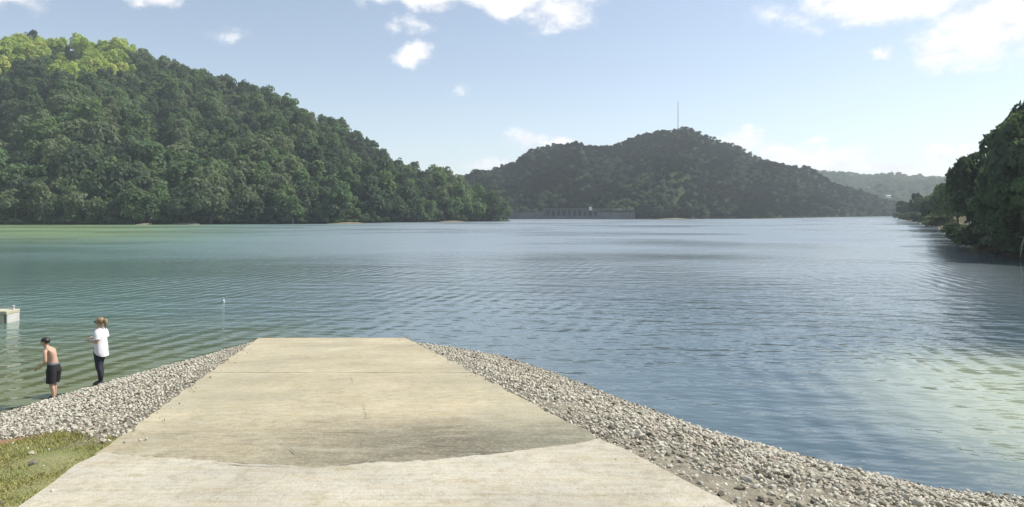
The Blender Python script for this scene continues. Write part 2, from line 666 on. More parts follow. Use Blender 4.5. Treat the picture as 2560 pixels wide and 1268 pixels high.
def stone_mat():
    m, nt, N, L, b = new_mat('broken_limestone')
    oi = N.new('ShaderNodeObjectInfo')
    ge = N.new('ShaderNodeNewGeometry')
    v = mth(N, L, 'FRACT', mth(N, L, 'ADD', oi.outputs['Random'], ge.outputs['Random Per Island']))
    r = ramp(N, [(0.0, (.16, .145, .115)), (0.12, (.34, .315, .25)), (0.30, (.49, .46, .375)), (0.62, (.58, .55, .455)), (0.85, (.66, .635, .54)), (1.0, (.52, .43, .35))])
    L.new(v, r.inputs[0])
    n = noise_node(N, L, 14, 5, 0.65)
    s = ramp(N, [(0.35, (.72, .70, .64)), (0.6, (1, 1, 1))])
    L.new(n.outputs[0], s.inputs[0])
    sp = N.new('ShaderNodeSeparateXYZ')
    L.new(ge.outputs['Position'], sp.inputs[0])
    wet = mrange(N, L, mth(N, L, 'ADD', sp.outputs[2], mth(N, L, 'MULTIPLY', oi.outputs['Random'], 0.03)), 0.10, 0.03)
    scol = mixc(N, L, 0.7, r.outputs[0], s.outputs[0], 'MULTIPLY')
    L.new(mixc(N, L, mth(N, L, 'MULTIPLY', wet, 0.7), scol, (.13, .12, .085)), b.inputs['Base Color'])
    b.inputs['Roughness'].default_value = 0.92
    b.inputs['Specular IOR Level'].default_value = 0.2
    L.new(bump(N, L, n.outputs[0], 0.5, 0.03), b.inputs['Normal'])
    return m


def water_mat():
    m, nt, N, L, b = new_mat('lake_water')
    tc = N.new('ShaderNodeTexCoord')
    sep = N.new('ShaderNodeSeparateXYZ')
    L.new(tc.outputs['Object'], sep.inputs[0])
    X, Y = sep.outputs[0], sep.outputs[1]
    w1 = noise_node(N, L, 0.035, 3, 0.5, tc=tc, stretch=(0.5, 1, 1, 0.3))
    # body colour and painted reflections: green at the left, grey blue in the open, silty in the cove at the right
    wob = mth(N, L, 'MULTIPLY', mth(N, L, 'SUBTRACT', noise_node(N, L, 0.22, 5, 0.6, tc=tc).outputs[0], 0.5), 7.0)
    col = mixc(N, L, mrange(N, L, w1.outputs[0], 0.35, 0.65), (.072, .112, .132), (.085, .125, .145))
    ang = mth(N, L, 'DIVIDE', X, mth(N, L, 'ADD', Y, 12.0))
    col = mixc(N, L, mrange(N, L, ang, 0.22, -0.02, 0.0, 1.0), col, (.115, .160, .180))  # lightened towards the middle to offset the hill's dark reflection
    col = mixc(N, L, mrange(N, L, ang, 0.52, 0.66), col, (.050, .068, .045))  # dark tree reflection at the right painted into the water colour
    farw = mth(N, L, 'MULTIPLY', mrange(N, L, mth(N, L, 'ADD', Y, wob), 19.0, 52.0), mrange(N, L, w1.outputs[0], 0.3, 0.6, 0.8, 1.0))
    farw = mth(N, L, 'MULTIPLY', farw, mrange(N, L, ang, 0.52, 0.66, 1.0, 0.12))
    col = mixc(N, L, farw, col, (.22, .265, .295))  # pale sky reflection far out painted into the water colour
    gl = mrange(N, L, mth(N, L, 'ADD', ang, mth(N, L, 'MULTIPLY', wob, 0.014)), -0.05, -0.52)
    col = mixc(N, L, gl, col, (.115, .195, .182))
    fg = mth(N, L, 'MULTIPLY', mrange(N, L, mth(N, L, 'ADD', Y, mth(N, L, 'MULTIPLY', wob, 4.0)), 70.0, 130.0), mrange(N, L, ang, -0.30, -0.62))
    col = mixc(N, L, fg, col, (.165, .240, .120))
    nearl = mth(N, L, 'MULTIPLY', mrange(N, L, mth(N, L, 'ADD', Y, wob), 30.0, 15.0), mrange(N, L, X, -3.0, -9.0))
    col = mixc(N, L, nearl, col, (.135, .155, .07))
    # silt cloud: distance from a point in the cove
    dx = mth(N, L, 'MULTIPLY', mth(N, L, 'SUBTRACT', mth(N, L, 'ADD', X, mth(N, L, 'MULTIPLY', wob, 0.35)), 14.0), 0.15)
    dy = mth(N, L, 'MULTIPLY', mth(N, L, 'SUBTRACT', mth(N, L, 'ADD', Y, mth(N, L, 'MULTIPLY', wob, 0.5)), 13.0), 0.11)
    dd = mth(N, L, 'SQRT', mth(N, L, 'ADD', mth(N, L, 'MULTIPLY', dx, dx), mth(N, L, 'MULTIPLY', dy, dy)))
    col = mixc(N, L, mrange(N, L, dd, 1.15, 0.45, 0.0, 0.9), col, (.38, .43, .32))
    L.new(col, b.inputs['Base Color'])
    b.inputs['IOR'].default_value = 1.36
    # ripples: small wind ripples, longer wavelets, broad swell; calm lanes where the wind does not reach
    r1 = noise_node(N, L, 3.4, 3, 0.55, tc=tc, stretch=(0.7, 1.0, 1, 0.5))
    r2 = noise_node(N, L, 0.85, 3, 0.55, tc=tc, stretch=(0.5, 1.15, 1, 0.6))
    r3 = noise_node(N, L, 0.14, 2, 0.5, tc=tc, stretch=(0.6, 1.0, 1, -0.3))
    wv = N.new('ShaderNodeTexWave')
    wv.inputs['Scale'].default_value = 0.36
    wv.inputs['Distortion'].default_value = 5.0
    wv.inputs['Detail'].default_value = 3.0
    wv.inputs['Detail Scale'].default_value = 0.8
    wmp = N.new('ShaderNodeMapping')
    wmp.inputs['Rotation'].default_value = (0, 0, R(14))
    L.new(tc.outputs['Object'], wmp.inputs['Vector'])
    L.new(wmp.outputs[0], wv.inputs['Vector'])
    wpatch = mrange(N, L, noise_node(N, L, 0.055, 2, 0.5, tc=tc).outputs[0], 0.42, 0.60, 0.15, 1.0)
    wake = mth(N, L, 'MULTIPLY', mth(N, L, 'MULTIPLY', wv.outputs['Fac'], wpatch), 0.055)
    lanes = mrange(N, L, w1.outputs[0], 0.36, 0.62, 0.35, 1.0)
    calm = mrange(N, L, ang, 0.46, 0.62, 1.0, 0.22)
    gx = mth(N, L, 'MULTIPLY', mth(N, L, 'SUBTRACT', mth(N, L, 'ADD', X, mth(N, L, 'MULTIPLY', wob, 0.8)), 8.5), 0.12)
    gy = mth(N, L, 'MULTIPLY', mth(N, L, 'SUBTRACT', mth(N, L, 'ADD', Y, wob), 37.0), 0.085)
    gust = mrange(N, L, mth(N, L, 'SQRT', mth(N, L, 'ADD', mth(N, L, 'MULTIPLY', gx, gx), mth(N, L, 'MULTIPLY', gy, gy))), 1.1, 0.3, 1.0, 2.3)
    amp = mth(N, L, 'MULTIPLY', lanes, calm)
    L.new(mth(N, L, 'ADD', 0.035, mth(N, L, 'MULTIPLY', mth(N, L, 'MULTIPLY', amp, mrange(N, L, Y, 18, 130, 0.16, 1.0)), 0.45)), b.inputs['Roughness'])
    h = mth(N, L, 'ADD', mth(N, L, 'MULTIPLY', r1.outputs[0], 0.030), mth(N, L, 'MULTIPLY', r2.outputs[0], 0.21))
    h = mth(N, L, 'ADD', h, wake)
    h = mth(N, L, 'ADD', mth(N, L, 'MULTIPLY', h, mth(N, L, 'MULTIPLY', amp, gust)), mth(N, L, 'MULTIPLY', r3.outputs[0], 0.07))
    h = mth(N, L, 'MULTIPLY', h, mrange(N, L, mth(N, L, 'LOGARITHM', Y, 10.0), 1.5, 2.3, 1.0, 0.10, False))
    L.new(bump(N, L, h, 1.0, 1.0), b.inputs['Normal'])
    return m


SOIL, HILLM, STONE, WATER = soil_mat(), hill_mat(), stone_mat(), water_mat()
CONC_NEAR = concrete_mat('pale_concrete', (.53, .50, .415), 0.0, 0.6)
CONC_FAR = concrete_mat('weathered_concrete', (.52, .47, .345), 1.0, 1.9)
DOCK_CONC = concrete_mat('dock_concrete', (.58, .56, .44), 0.0, 2.2)
DAM_CONC = plain('dam_concrete', (.13, .13, .125), 0.9, 0.2, 0.3)
DARK = plain('dark_opening', (.06, .06, .062), 0.8, 0.1)

# ------------------------------------------------------------------ water
tag(link('lake_water', mesh('lake_water', [(-1500, -60, 0), (1500, -60, 0), (1500, 2600, 0), (-1500, 2600, 0)], [(0, 1, 2, 3)], WATER)), kind='structure')

# ------------------------------------------------------------------ near shore
SHORE_L = [(-40, -20), (-24, -15), (-19, -8), (-15, 0), (-12.5, 6), (-11.3, 11), (-10.8, 14.1), (-10.5, 15.3), (-10.0, 17.1), (-9.2, 19.2), (-8.7, 21.4), (-8.65, 23.2)]
SHORE_R = [(-3.75, 23.2), (-3.3, 21.9), (-2.0, 21.2), (-.36, 19.9), (1.1, 17.8), (2.47, 15.3), (4.0, 12.8), (5.5, 11.2), (6.5, 10.3), (7.7, 10.0), (12, 9.3), (20, 8.5), (40, 9.5)]
SHORE = np.array(SHORE_L + SHORE_R, dtype=float)
POLY = np.array(SHORE_L + SHORE_R + [(40, -40), (-40, -40)], dtype=float)


def seg_dist(P, A):
    d = np.full(len(P), 1e9)
    for i in range(len(A) - 1):
        a, b = A[i], A[i + 1]
        ab = b - a
        t = np.clip(((P - a) @ ab) / (ab @ ab), 0, 1)
        q = a + t[:, None] * ab
        d = np.minimum(d, np.hypot(P[:, 0] - q[:, 0], P[:, 1] - q[:, 1]))
    return d


def inside(P, poly):
    x, y = P[:, 0], P[:, 1]
    c = np.zeros(len(P), bool)
    n = len(poly)
    for i in range(n):
        x0, y0 = poly[i]
        x1, y1 = poly[(i + 1) % n]
        if y0 == y1:
            continue
        hit = ((y0 > y) != (y1 > y)) & (x < (x1 - x0) * (y - y0) / (y1 - y0) + x0)
        c ^= hit
    return c


def xl(d):
    return -3.40 - (d - 4.7) * .2873


def xr(d):
    return 1.49 - (d - 4.7) * .2862


def zr(d):
    return np.minimum(2.8 - .1226 * d, 3.6)


def ground(P):
    """height, inland distance, distance outside the ramp edge (negative under the ramp)."""
    P = np.asarray(P, float).reshape(-1, 2)
    sd = seg_dist(P, SHORE) * np.where(inside(P, POLY), 1, -1)
    x, y = P[:, 0], P[:, 1]
    re = np.maximum(xl(y) - x, x - xr(y)) / 1.04
    t = np.clip(sd, 0, None) / (np.clip(sd, 0, None) + np.clip(re, 0.001, None))
    zt = np.maximum(zr(y), 0.0)
    z = (zt - 0.06) * (1 - (1 - t) ** 1.5)
    z = np.where(re <= 0, zr(y) - 0.16, z)
    z = np.where((sd < 0) & (re > 0), np.maximum(sd * 0.4, -2.5), z)
    return z, sd, re, t


def grass_line(x):
    return 8.3 + (-6.4 - x) * 0.466


xs = np.concatenate([np.arange(-40, -13, 1.0), np.arange(-13, 10, 0.16), np.arange(10, 40.1, 1.0)])
ys = np.concatenate([np.arange(-40, 2, 1.0), np.arange(2, 24.5, 0.16), np.arange(24.5, 30, 1.0)])
GX, GY = np.meshgrid(xs, ys)
P = np.stack([GX.ravel(), GY.ravel()], 1)
gz, gsd, gre, gt = ground(P)
lump = np.array([noise.noise(Vector((p[0] * 1.1, p[1] * 1.1, 3.3))) + .5 * noise.noise(Vector((p[0] * 3.1, p[1] * 3.1, 1.3))) for p in P])
gz = gz + np.where(gre > 0.05, lump * 0.045 * np.clip(gre * 2, 0, 1), 0)
nx, ny = len(xs), len(ys)
faces = [(j * nx + i, j * nx + i + 1, (j + 1) * nx + i + 1, (j + 1) * nx + i) for j in range(ny - 1) for i in range(nx - 1)]
gme = mesh('shore_ground', np.column_stack([P, gz]), faces, SOIL, True)
edge_n = np.array([noise.noise(Vector((p[0] * .9, p[1] * .9, 9.1))) for p in P])
left = P[:, 0] < xl(P[:, 1])
gm = np.clip((grass_line(P[:, 0]) - P[:, 1] + edge_n * .5) / 0.5, 0, 1) * left * np.clip((gsd - 1.2 + edge_n) / .8, 0, 1)
gm = np.where((P[:, 1] < 1.0) & ~left & (gre > 0), np.clip((1.0 - P[:, 1]) / 1.5, 0, 1), gm)
clay = np.exp(-((P[:, 0] + 6.05) / 0.5) ** 2 - ((P[:, 1] - 7.85 - edge_n * .2) / 0.22) ** 2)
for nm, vals in (('grass', gm), ('clay', np.clip(clay * 1.2, 0, 1))):
    a = gme.attributes.new(nm, 'FLOAT', 'POINT')
    a.data.foreach_set('value', vals.astype(np.float32))
tag(link('shore_ground', gme), kind='structure')

# ramp: slabs cast one above the other, each with its own edges
ramp_o = empty('boat_ramp', (0, 0, 0))
tag(ramp_o, kind='structure')


def slab(d0f, d1f, mat, lift, nu=60, nv=30, jag=0.0, uo=0.0):
    vs_, fs = [], []
    th = 0.14
    for j in range(nv + 1):
        for i in range(nu + 1):
            u = i / nu
            v = j / nv
            d0, d1 = d0f(u), d1f(u)
            d = d0 + (d1 - d0) * v
            wob = jag * noise.noise(Vector((d * 1.7, 3.0 + u * 2, uo))) if i in (0, nu) else 0
            e = (-1 if i == 0 else 1) * 0.05 + wob
            x = xl(d) + (xr(d) - xl(d)) * u + (e if i in (0, nu) else 0)
            zz = float(zr(d)) + lift + 0.006 * noise.noise(Vector((x * .8, d * .8, uo)))
            if j in (0, nv):
                zz -= 0.012
            vs_.append((x, d, zz))
    W = nu + 1
    for j in range(nv):
        for i in range(nu):
            fs.append((j * W + i, j * W + i + 1, (j + 1) * W + i + 1, (j + 1) * W + i))
    rim = [i for i in range(W)] + [j * W + nu for j in range(1, nv + 1)] + [nv * W + i for i in range(nu - 1, -1, -1)] + [j * W for j in range(nv - 1, 0, -1)]
    base = len(vs_)
    for k in rim:
        x, y, z = vs_[k]
        vs_.append((x, y, z - th))
    n = len(rim)
    for k in range(n):
        fs.append((rim[k], base + k, base + (k + 1) % n, rim[(k + 1) % n]))
    fs.append([base + k for k in range(n)])
    o = link('slab', mesh('slab', vs_, fs, mat), ramp_o)
    return o


CURVE = [(0.0, 6.25), (0.12, 6.05), (0.28, 5.86), (0.40, 5.74), (0.55, 5.88), (0.66, 6.05), (0.80, 6.30), (0.92, 6.62), (1.0, 6.88)]


def joint(u):
    return interp(u, CURVE) + 0.07 * noise.noise(Vector((u * 9, 2.2, 0))) + 0.045 * noise.noise(Vector((u * 31, 5.2, 0))) + 0.03 * noise.noise(Vector((u * 83, 7.2, 0)))


slab(lambda u: -14.0, lambda u: joint(u), CONC_NEAR, 0.022, nu=220, nv=40, jag=0.10, uo=1.0)
slab(lambda u: joint(u) + 0.018, lambda u: 12.78, CONC_FAR, 0.0, nu=220, nv=40, jag=0.10, uo=2.0)
slab(lambda u: 12.782, lambda u: 17.6 + .03 * math.sin(u * 9), CONC_FAR, 0.005, jag=0.10, uo=3.0)
slab(lambda u: 17.62 + .03 * math.sin(u * 9), lambda u: 26.0, CONC_FAR, -0.002, jag=0.10, uo=4.0)


# cracks: narrow dark gaps winding over the concrete
CRACKM = plain('crack_dirt', (.15, .135, .10), 1.0, 0.3, 9.0)


def crack(pts, w, seed):
    g = random.Random(seed)
    line = []
    for i in range(len(pts) - 1):
        a, b = Vector(pts[i]), Vector(pts[i + 1])
        n = max(2, int((b - a).length / 0.09))
        for k in range(n):
            line.append(a.lerp(b, k / n) + Vector((g.uniform(-1, 1), g.uniform(-1, 1))) * 0.014)
    vv, ff = [], []
    for i, p in enumerate(line):
        ww = w * g.uniform(0.25, 1.0) * min(1, i / 4, (len(line) - 1 - i) / 4 + 0.05)
        d = (line[min(i + 1, len(line) - 1)] - line[max(i - 1, 0)]).normalized()
        nrm = Vector((-d.y, d.x))
        for s in (-1, 1):
            q = p + nrm * ww * s
            vv.append((q.x, q.y, float(zr(q.y)) + 0.012 + (0.02 if q.y < joint(0.3) else 0)))
        if i:
            ff.append((2 * i - 2, 2 * i - 1, 2 * i + 1, 2 * i))
    link('crack', mesh('crack', vv, ff, CRACKM), ramp_o)


def rp(px, py):
    d = 1.5 / ((py - 530) / F - .1226)
    return ((px - 1280) / F * d, d)


crack([rp(905, 1006), rp(914, 1035), rp(918, 1060)], 0.003, 1)
crack([rp(876, 940), rp(884, 962)], 0.005, 9)
crack([rp(918, 1085), rp(905, 1110), rp(902, 1138)], 0.003, 10)
crack([rp(868, 994), rp(930, 997)], 0.008, 2)
crack([rp(290, 1080), rp(420, 1090), rp(530, 1082)], 0.005, 3)
crack([rp(700, 1108), rp(740, 1135), rp(790, 1160)], 0.006, 4)
crack([rp(480, 1158), rp(620, 1168), rp(760, 1172)], 0.014, 5)
crack([rp(760, 1168), rp(900, 1160), rp(1010, 1150)], 0.008, 6)
crack([rp(915, 1100), rp(1060, 1085), rp(1200, 1078)], 0.005, 7)
crack([rp(330, 1176), rp(420, 1180)], 0.008, 8)

# ------------------------------------------------------------------ stones of the two banks
def stone_shape(seed, sub=1):
    bm = bmesh.new()
    bmesh.ops.create_icosphere(bm, subdivisions=sub, radius=1.0)
    g = random.Random(seed)
    ax = Vector((g.uniform(.8, 1.3), g.uniform(.7, 1.05), g.uniform(.42, .66)))
    for v in bm.verts:
        n_ = noise.noise(v.co * 1.3 + Vector((seed * 3.1, 0, 0)))
        v.co *= 1 + 0.42 * n_ + g.uniform(-.10, .10)
        v.co = Vector((v.co.x * ax.x, v.co.y * ax.y, v.co.z * ax.z))
    for k in range(11):   # knock flat faces on it
        d = Vector((g.gauss(0, 1), g.gauss(0, 1), g.gauss(0, .7))).normalized()
        lim = g.uniform(.34, .60)
        for v in bm.verts:
            q = v.co.dot(d)
            if q > lim:
                v.co -= d * (q - lim)
    return bm


S_BIG = []
for k in range(10):
    S_BIG.append(from_bm('stone', stone_shape(k + 1, 2), STONE))
S_SMALL = []
for k in range(8):
    bm = stone_shape(40 + k, 1)
    bm.verts.ensure_lookup_table()
    S_SMALL.append((np.array([v.co[:] for v in bm.verts]), np.array([[v.index for v in f.verts] for f in bm.faces])))
    bm.free()


def px_of(x, y, z):
    return 1280 + x / y * F, 530 + (EYE - z) / y * F


def bank_stones(root, region, n_try, s_rng, seed):
    g = np.random.default_rng(seed)
    cand = []
    grid = {}
    (x0, x1), (y0, y1) = region
    Q = np.column_stack([g.uniform(x0, x1, n_try), g.uniform(y0, y1, n_try)])
    z, sd, re, t = ground(Q)
    for k in range(n_try):
        x, y = Q[k]
        if sd[k] < -0.55 or re[k] < 0.02:
            continue
        px, py = px_of(x, max(y, .5), z[k])
        if not (-120 < px < 2700 and py < 1330):
            continue
        en = noise.noise(Vector((x * .9, y * .9, 9.1)))
        if x < 0 and x < xl(y):
            if y < grass_line(x) + en * .4 + .05 and g.random() > 0.0015:
                continue
            dens = min(1, max(0.12, (re[k] - 0.25 + en * .3) / 0.5))
            if g.random() > dens:
                continue
        elif re[k] < .55 + en * .3 and y < 8.5 and g.random() > .35:
            continue
        s = s_rng[0] + (s_rng[1] - s_rng[0]) * g.random() ** 2.2
        if re[k] < 0.5:
            s *= 0.8
        cell = (int(x // .13), int(y // .13))
        ok = True
        for i in (-1, 0, 1):
            for j in (-1, 0, 1):
                for (a, b_, s2) in grid.get((cell[0] + i, cell[1] + j), ()):
                    if (a - x) ** 2 + (b_ - y) ** 2 < (0.70 * (s + s2)) ** 2:
                        ok = False
        if not ok:
            continue
        grid.setdefault(cell, []).append((x, y, s))
        cand.append((s / max(y, 1.0), x, y, float(z[k]), s))
    cand.sort(reverse=True)
    vis = [c for c in cand if 0 < px_of(c[1], c[2], c[3])[0] < 2560 and px_of(c[1], c[2], c[3])[1] < 1268]
    big = vis[:290]
    bigset = set(big)
    for i, (_, x, y, z_, s) in enumerate(big):
        o = link('stone', S_BIG[i % 10], root)
        o.location = (x, y, z_ + s * 0.28)
        o.scale = (s, s, s)
        o.rotation_euler = (g.uniform(-.5, .5), g.uniform(-.5, .5), g.uniform(0, 6.28))
    VV, FF, off = [], [], 0
    for c in cand:
        if c in bigset:
            continue
        _, x, y, z_, s = c
        v, f = S_SMALL[g.integers(8)]
        a, b_, c_ = g.uniform(-.6, .6), g.uniform(-.6, .6), g.uniform(0, 6.28)
        M = np.array(Matrix.Rotation(c_, 3, 'Z') @ Matrix.Rotation(b_, 3, 'Y') @ Matrix.Rotation(a, 3, 'X'))
        VV.append((v * s) @ M.T + np.array([x, y, z_ + s * g.uniform(.1, .7)]))
        FF.append(f + off)
        off += len(v)
    # chips and pebbles filling the gaps
    for k in range(0, n_try, 9):
        if sd[k] < -0.4 or re[k] < -0.10 or Q[k][1] > 22.2:
            continue
        x, y = Q[k] + g.uniform(-.3, .3, 2)
        if x < 0 and x < xl(y) and y < grass_line(x) + .1 and g.random() > 0.05:
            continue
        z0, s0, r0, t0 = ground([(x, y)])
        if r0[0] < 0.0 and (r0[0] < -0.3 or g.random() > .12):
            continue
        if s0[0] < -.4:
            continue
        zz = float(z0[0]) if r0[0] > 0 else float(zr(y)) + .01
        s = g.uniform(.014, .032)
        v, f = S_SMALL[g.integers(8)]
        M = np.array(Matrix.Rotation(g.uniform(0, 6.28), 3, 'Z') @ Matrix.Rotation(g.uniform(-.6, .6), 3, 'Y'))
        VV.append((v * s) @ M.T + np.array([x, y, zz + s * .3]))
        FF.append(f + off)
        off += len(v)
    V, Fc = np.concatenate(VV), np.concatenate(FF)
    me = quads_like(V, Fc, 'small_stones', STONE)
    o = link('small_stones', me, root)
    o['kind'] = 'stuff'
    return cand


def quads_like(V, Fc, name, mat):
    me = bpy.data.meshes.new(name)
    me.vertices.add(len(V))
    me.vertices.foreach_set('co', V.reshape(-1).astype(np.float32))
    me.loops.add(Fc.size)
    me.loops.foreach_set('vertex_index', Fc.reshape(-1).astype(np.int32))
    me.polygons.add(len(Fc))
    me.polygons.foreach_set('loop_start', np.arange(0, Fc.size, Fc.shape[1], dtype=np.int32))
    me.update(calc_edges=True)
    me.materials.append(mat)
    return me


rb = tag(empty('rock_bank', (3, 13, 0)), kind='structure')
lb = tag(empty('rock_bank', (-9, 15, 0)), kind='structure')
# children are placed in world coordinates
for e in (rb, lb):
    e.location = (0, 0, 0)
bank_stones(rb, ((-4.5, 11), (3.0, 23)), 200000, (0.029, 0.072), 3)
bank_stones(lb, ((-13, -3.5), (6.0, 23)), 190000, (0.026, 0.062), 4)


# ------------------------------------------------------------------ grass
def grass_field():
    g = np.random.default_rng(11)
    n = 200000
    Q = np.column_stack([g.uniform(-11, -2.4, n), g.uniform(2.0, 10.5, n)])
    z, sd, re, t = ground(Q)
    en = np.array([noise.noise(Vector((q[0] * .9, q[1] * .9, 9.1))) for q in Q])
    pt = np.array([noise.noise(Vector((q[0] * 2.3, q[1] * 2.3, 4.1))) for q in Q])
    px = 1280 + Q[:, 0] / Q[:, 1] * F
    cl = 1.3 * np.exp(-((Q[:, 0] + 6.05) / 0.5) ** 2 - ((Q[:, 1] - 7.85 - en * .2) / 0.22) ** 2)
    k = (Q[:, 0] < xl(Q[:, 1])) & (re > -0.07 + 0.14 * pt) & (Q[:, 1] < grass_line(Q[:, 0]) + en * .4 + .1) & (px > -150) & (sd > 1.0) & (pt + g.uniform(-.5, .5, n) > -.35) & (cl < g.random(n))
    Q, z, pt = Q[k], z[k], pt[k]
    n = len(Q)
    h = g.uniform(.012, .034, n) * (1 + .5 * pt)
    a = g.uniform(0, 2 * math.pi, n)
    ln = g.uniform(.2, 1.2, n) * h
    w = g.uniform(.003, .006, n)
    B = np.column_stack([Q, z - .005])
    side = np.column_stack([-np.sin(a), np.cos(a), np.zeros(n)]) * w[:, None]
    lean = np.column_stack([np.cos(a), np.sin(a), np.zeros(n)])
    mid = B + lean * (ln * .35)[:, None] + np.array([0, 0, 1]) * (h * .6)[:, None]
    tip = B + lean * ln[:, None] + np.array([0, 0, 1]) * h[:, None]
    V = np.stack([B - side, B + side, mid + side * .7, tip, mid - side * .7], 1)
    m = leaf_mat('short_grass', [(0.0, (.13, .23, .055)), (0.14, (.18, .27, .07)), (0.22, (.23, .31, .09)), (0.28, (.36, .37, .15)), (1.0, (.48, .40, .2))], 0.3)
    tag(link('grass', quads_mesh('grass', V, m)), 'short patchy green grass beside the ramp', None, None, 'stuff')


grass_field()

# ------------------------------------------------------------------ hills
class Hill:
    def __init__(s, shore, ridge, treeh, rough, seed, pw=1.15):
        s.shore, s.ridge, s.th, s.rough, s.seed, s.pw = shore, ridge, treeh, rough, seed, pw

    def at(s, px, t):
        ys_ = interp(px, s.shore)
        yr = interp(px, s.ridge)
        sil = interp(px, s.ridge, 2)
        zt = max(0.4, EYE + (530 - sil) / F * yr - s.th)
        Y = ys_ + (yr - ys_) * t
        if t <= 1:
            tt = max(t, 0)
            z = zt * (1 - (1 - tt) ** s.pw) + (0 if t >= 0 else t * 30)
            nz = noise.noise(Vector((px * .006, t * 2.2, s.seed))) + .5 * noise.noise(Vector((px * .017, t * 5, s.seed + 5)))
            z += s.rough * nz * min(1, tt * 4) * min(1, (1 - tt) * 4) * min(1, zt / 40)
        else:
            z = zt * (1 - 1.1 * (t - 1))
        return ((px - 1280) / F * Y, Y, z)

    def build(s, name, p0, p1, npx, nt_):
        vv, ff = [], []
        ts = [-0.06] + [i / nt_ for i in range(nt_ + 1)] + [1.2, 1.6, 2.0]
        for i in range(npx + 1):
            px = p0 + (p1 - p0) * i / npx
            for t in ts:
                vv.append(s.at(px, t))
        m = len(ts)
        for i in range(npx):
            for j in range(m - 1):
                ff.append((i * m + j, (i + 1) * m + j, (i + 1) * m + j + 1, i * m + j + 1))
        return tag(link(name, mesh(name, vv, ff, HILLM, True)), kind='structure')

    def trees(s, p0, p1, spacing, seed, tmax=1.12, t0=0.0):
        g = random.Random(seed)
        out = []
        px = p0
        while px < p1:
            ys_, yr = interp(px, s.shore), interp(px, s.ridge)
            depth = yr - ys_
            if depth < 3:
                px += 5
                continue
            n = max(2, int(depth * 1.15 / spacing))
            for k in range(n + 1):
                t = t0 + (k + g.uniform(-.45, .45)) / n * tmax
                if t < t0:
                    t = t0 + g.random() * 0.02
                Y = ys_ + depth * t
                p = px + g.uniform(-.5, .5) * spacing * F / Y
                out.append((p, t) + s.at(p, t))
            px += spacing * F / (ys_ + depth * .5)
        return out

    def find(s, px, py, h):
        """t at which a tree of height h has its upper part at photograph row py."""
        best = None
        for k in range(101):
            t = k / 100
            x, y, z = s.at(px, t)
            e = abs(530 + (EYE - (z + h * .7)) / y * F - py)
            if best is None or e < best[0]:
                best = (e, t)
        return best[1]


LEFT = Hill([(-900, 190), (-300, 212), (0, 222), (400, 228), (700, 236), (850, 245), (1000, 275), (1150, 298), (1262, 312), (1275, 316)],
            [(-900, 520, 150), (-300, 500, 130), (-100, 490, 120), (0, 480, 104), (70, 475, 88), (130, 472, 94), (220, 465, 106), (300, 455, 96), (350, 450, 118), (440, 445, 156),
             (520, 440, 182), (600, 432, 204), (680, 425, 238), (760, 418, 276), (850, 408, 298), (900, 400, 330), (950, 392, 368), (1000, 384, 398), (1040, 376, 418),
             (1070, 368, 438), (1120, 360, 440), (1160, 350, 458), (1200, 342, 490), (1240, 332, 520), (1262, 325, 544), (1275, 320, 552)], 7.5, 16, 1.7)
LEFT.build('wooded_hill', -900, 1275, 150, 24)

MID = Hill([(1100, 430), (1265, 420), (1580, 405), (1640, 398), (1900, 430), (2050, 520), (2240, 650), (2400, 700)],
           [(1100, 700, 452), (1150, 690, 442), (1220, 690, 426), (1280, 700, 406), (1330, 700, 372), (1380, 700, 360), (1430, 700, 362), (1470, 705, 374), (1520, 710, 368),
            (1560, 710, 357), (1600, 710, 338), (1640, 710, 327), (1680, 710, 325), (1720, 710, 316), (1760, 710, 334), (1800, 710, 350), (1850, 715, 366), (1880, 720, 386),
            (1950, 730, 410), (2000, 740, 430), (2060, 750, 452), (2150, 770, 478), (2240, 790, 505), (2330, 800, 522), (2400, 800, 530)], 2.5, 16, 8.3)
MID.build('wooded_hill', 1100, 2400, 110, 20)

FAR = Hill([(1850, 900), (2700, 900)],
           [(1850, 1500, 448), (1950, 1500, 440), (2030, 1500, 432), (2100, 1500, 430), (2180, 1500, 438), (2250, 1500, 431), (2310, 1520, 442), (2370, 1550, 446), (2420, 1550, 436), (2520, 1550, 428), (2700, 1550, 423)], 5.0, 40, 12.9, 1.0)
FAR.build('distant_hill', 1850, 2700, 60, 20)

TREE_NO = [0]


def hill_tree(x, y, z, rad, h, tone, k, label, group=None, name='hillside_tree'):
    o = empty(name, (x, y, z - .3), random.uniform(0, 6.28))
    tag(o, label, 'tree', group)
    tr = link('trunk', HILL_TRUNKS[k % 3], o)
    tr.scale = (h * .5, h * .5, h * .5)
    cr = link('crown', HILL_CROWNS[tone][k % 5], o)
    cr.scale = (rad, rad * random.uniform(.85, 1.15), h * .55)
    cr.location = (0, 0, -h * .10)
    return o


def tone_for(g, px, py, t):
    # patch of sunlight on the left hilltop, painted by brighter yellow-green leaf colour
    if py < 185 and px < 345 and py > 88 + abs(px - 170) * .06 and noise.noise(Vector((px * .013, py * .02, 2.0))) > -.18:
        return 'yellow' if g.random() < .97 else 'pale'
    n_ = noise.noise(Vector((px * .007, py * .012, 7.7)))
    v = g.random() + n_ * .9 - max(0, (px - 600) / 700) * .45
    if v > .66:
        return 'pale'
    if v > .24:
        return 'mid'
    return 'dark'


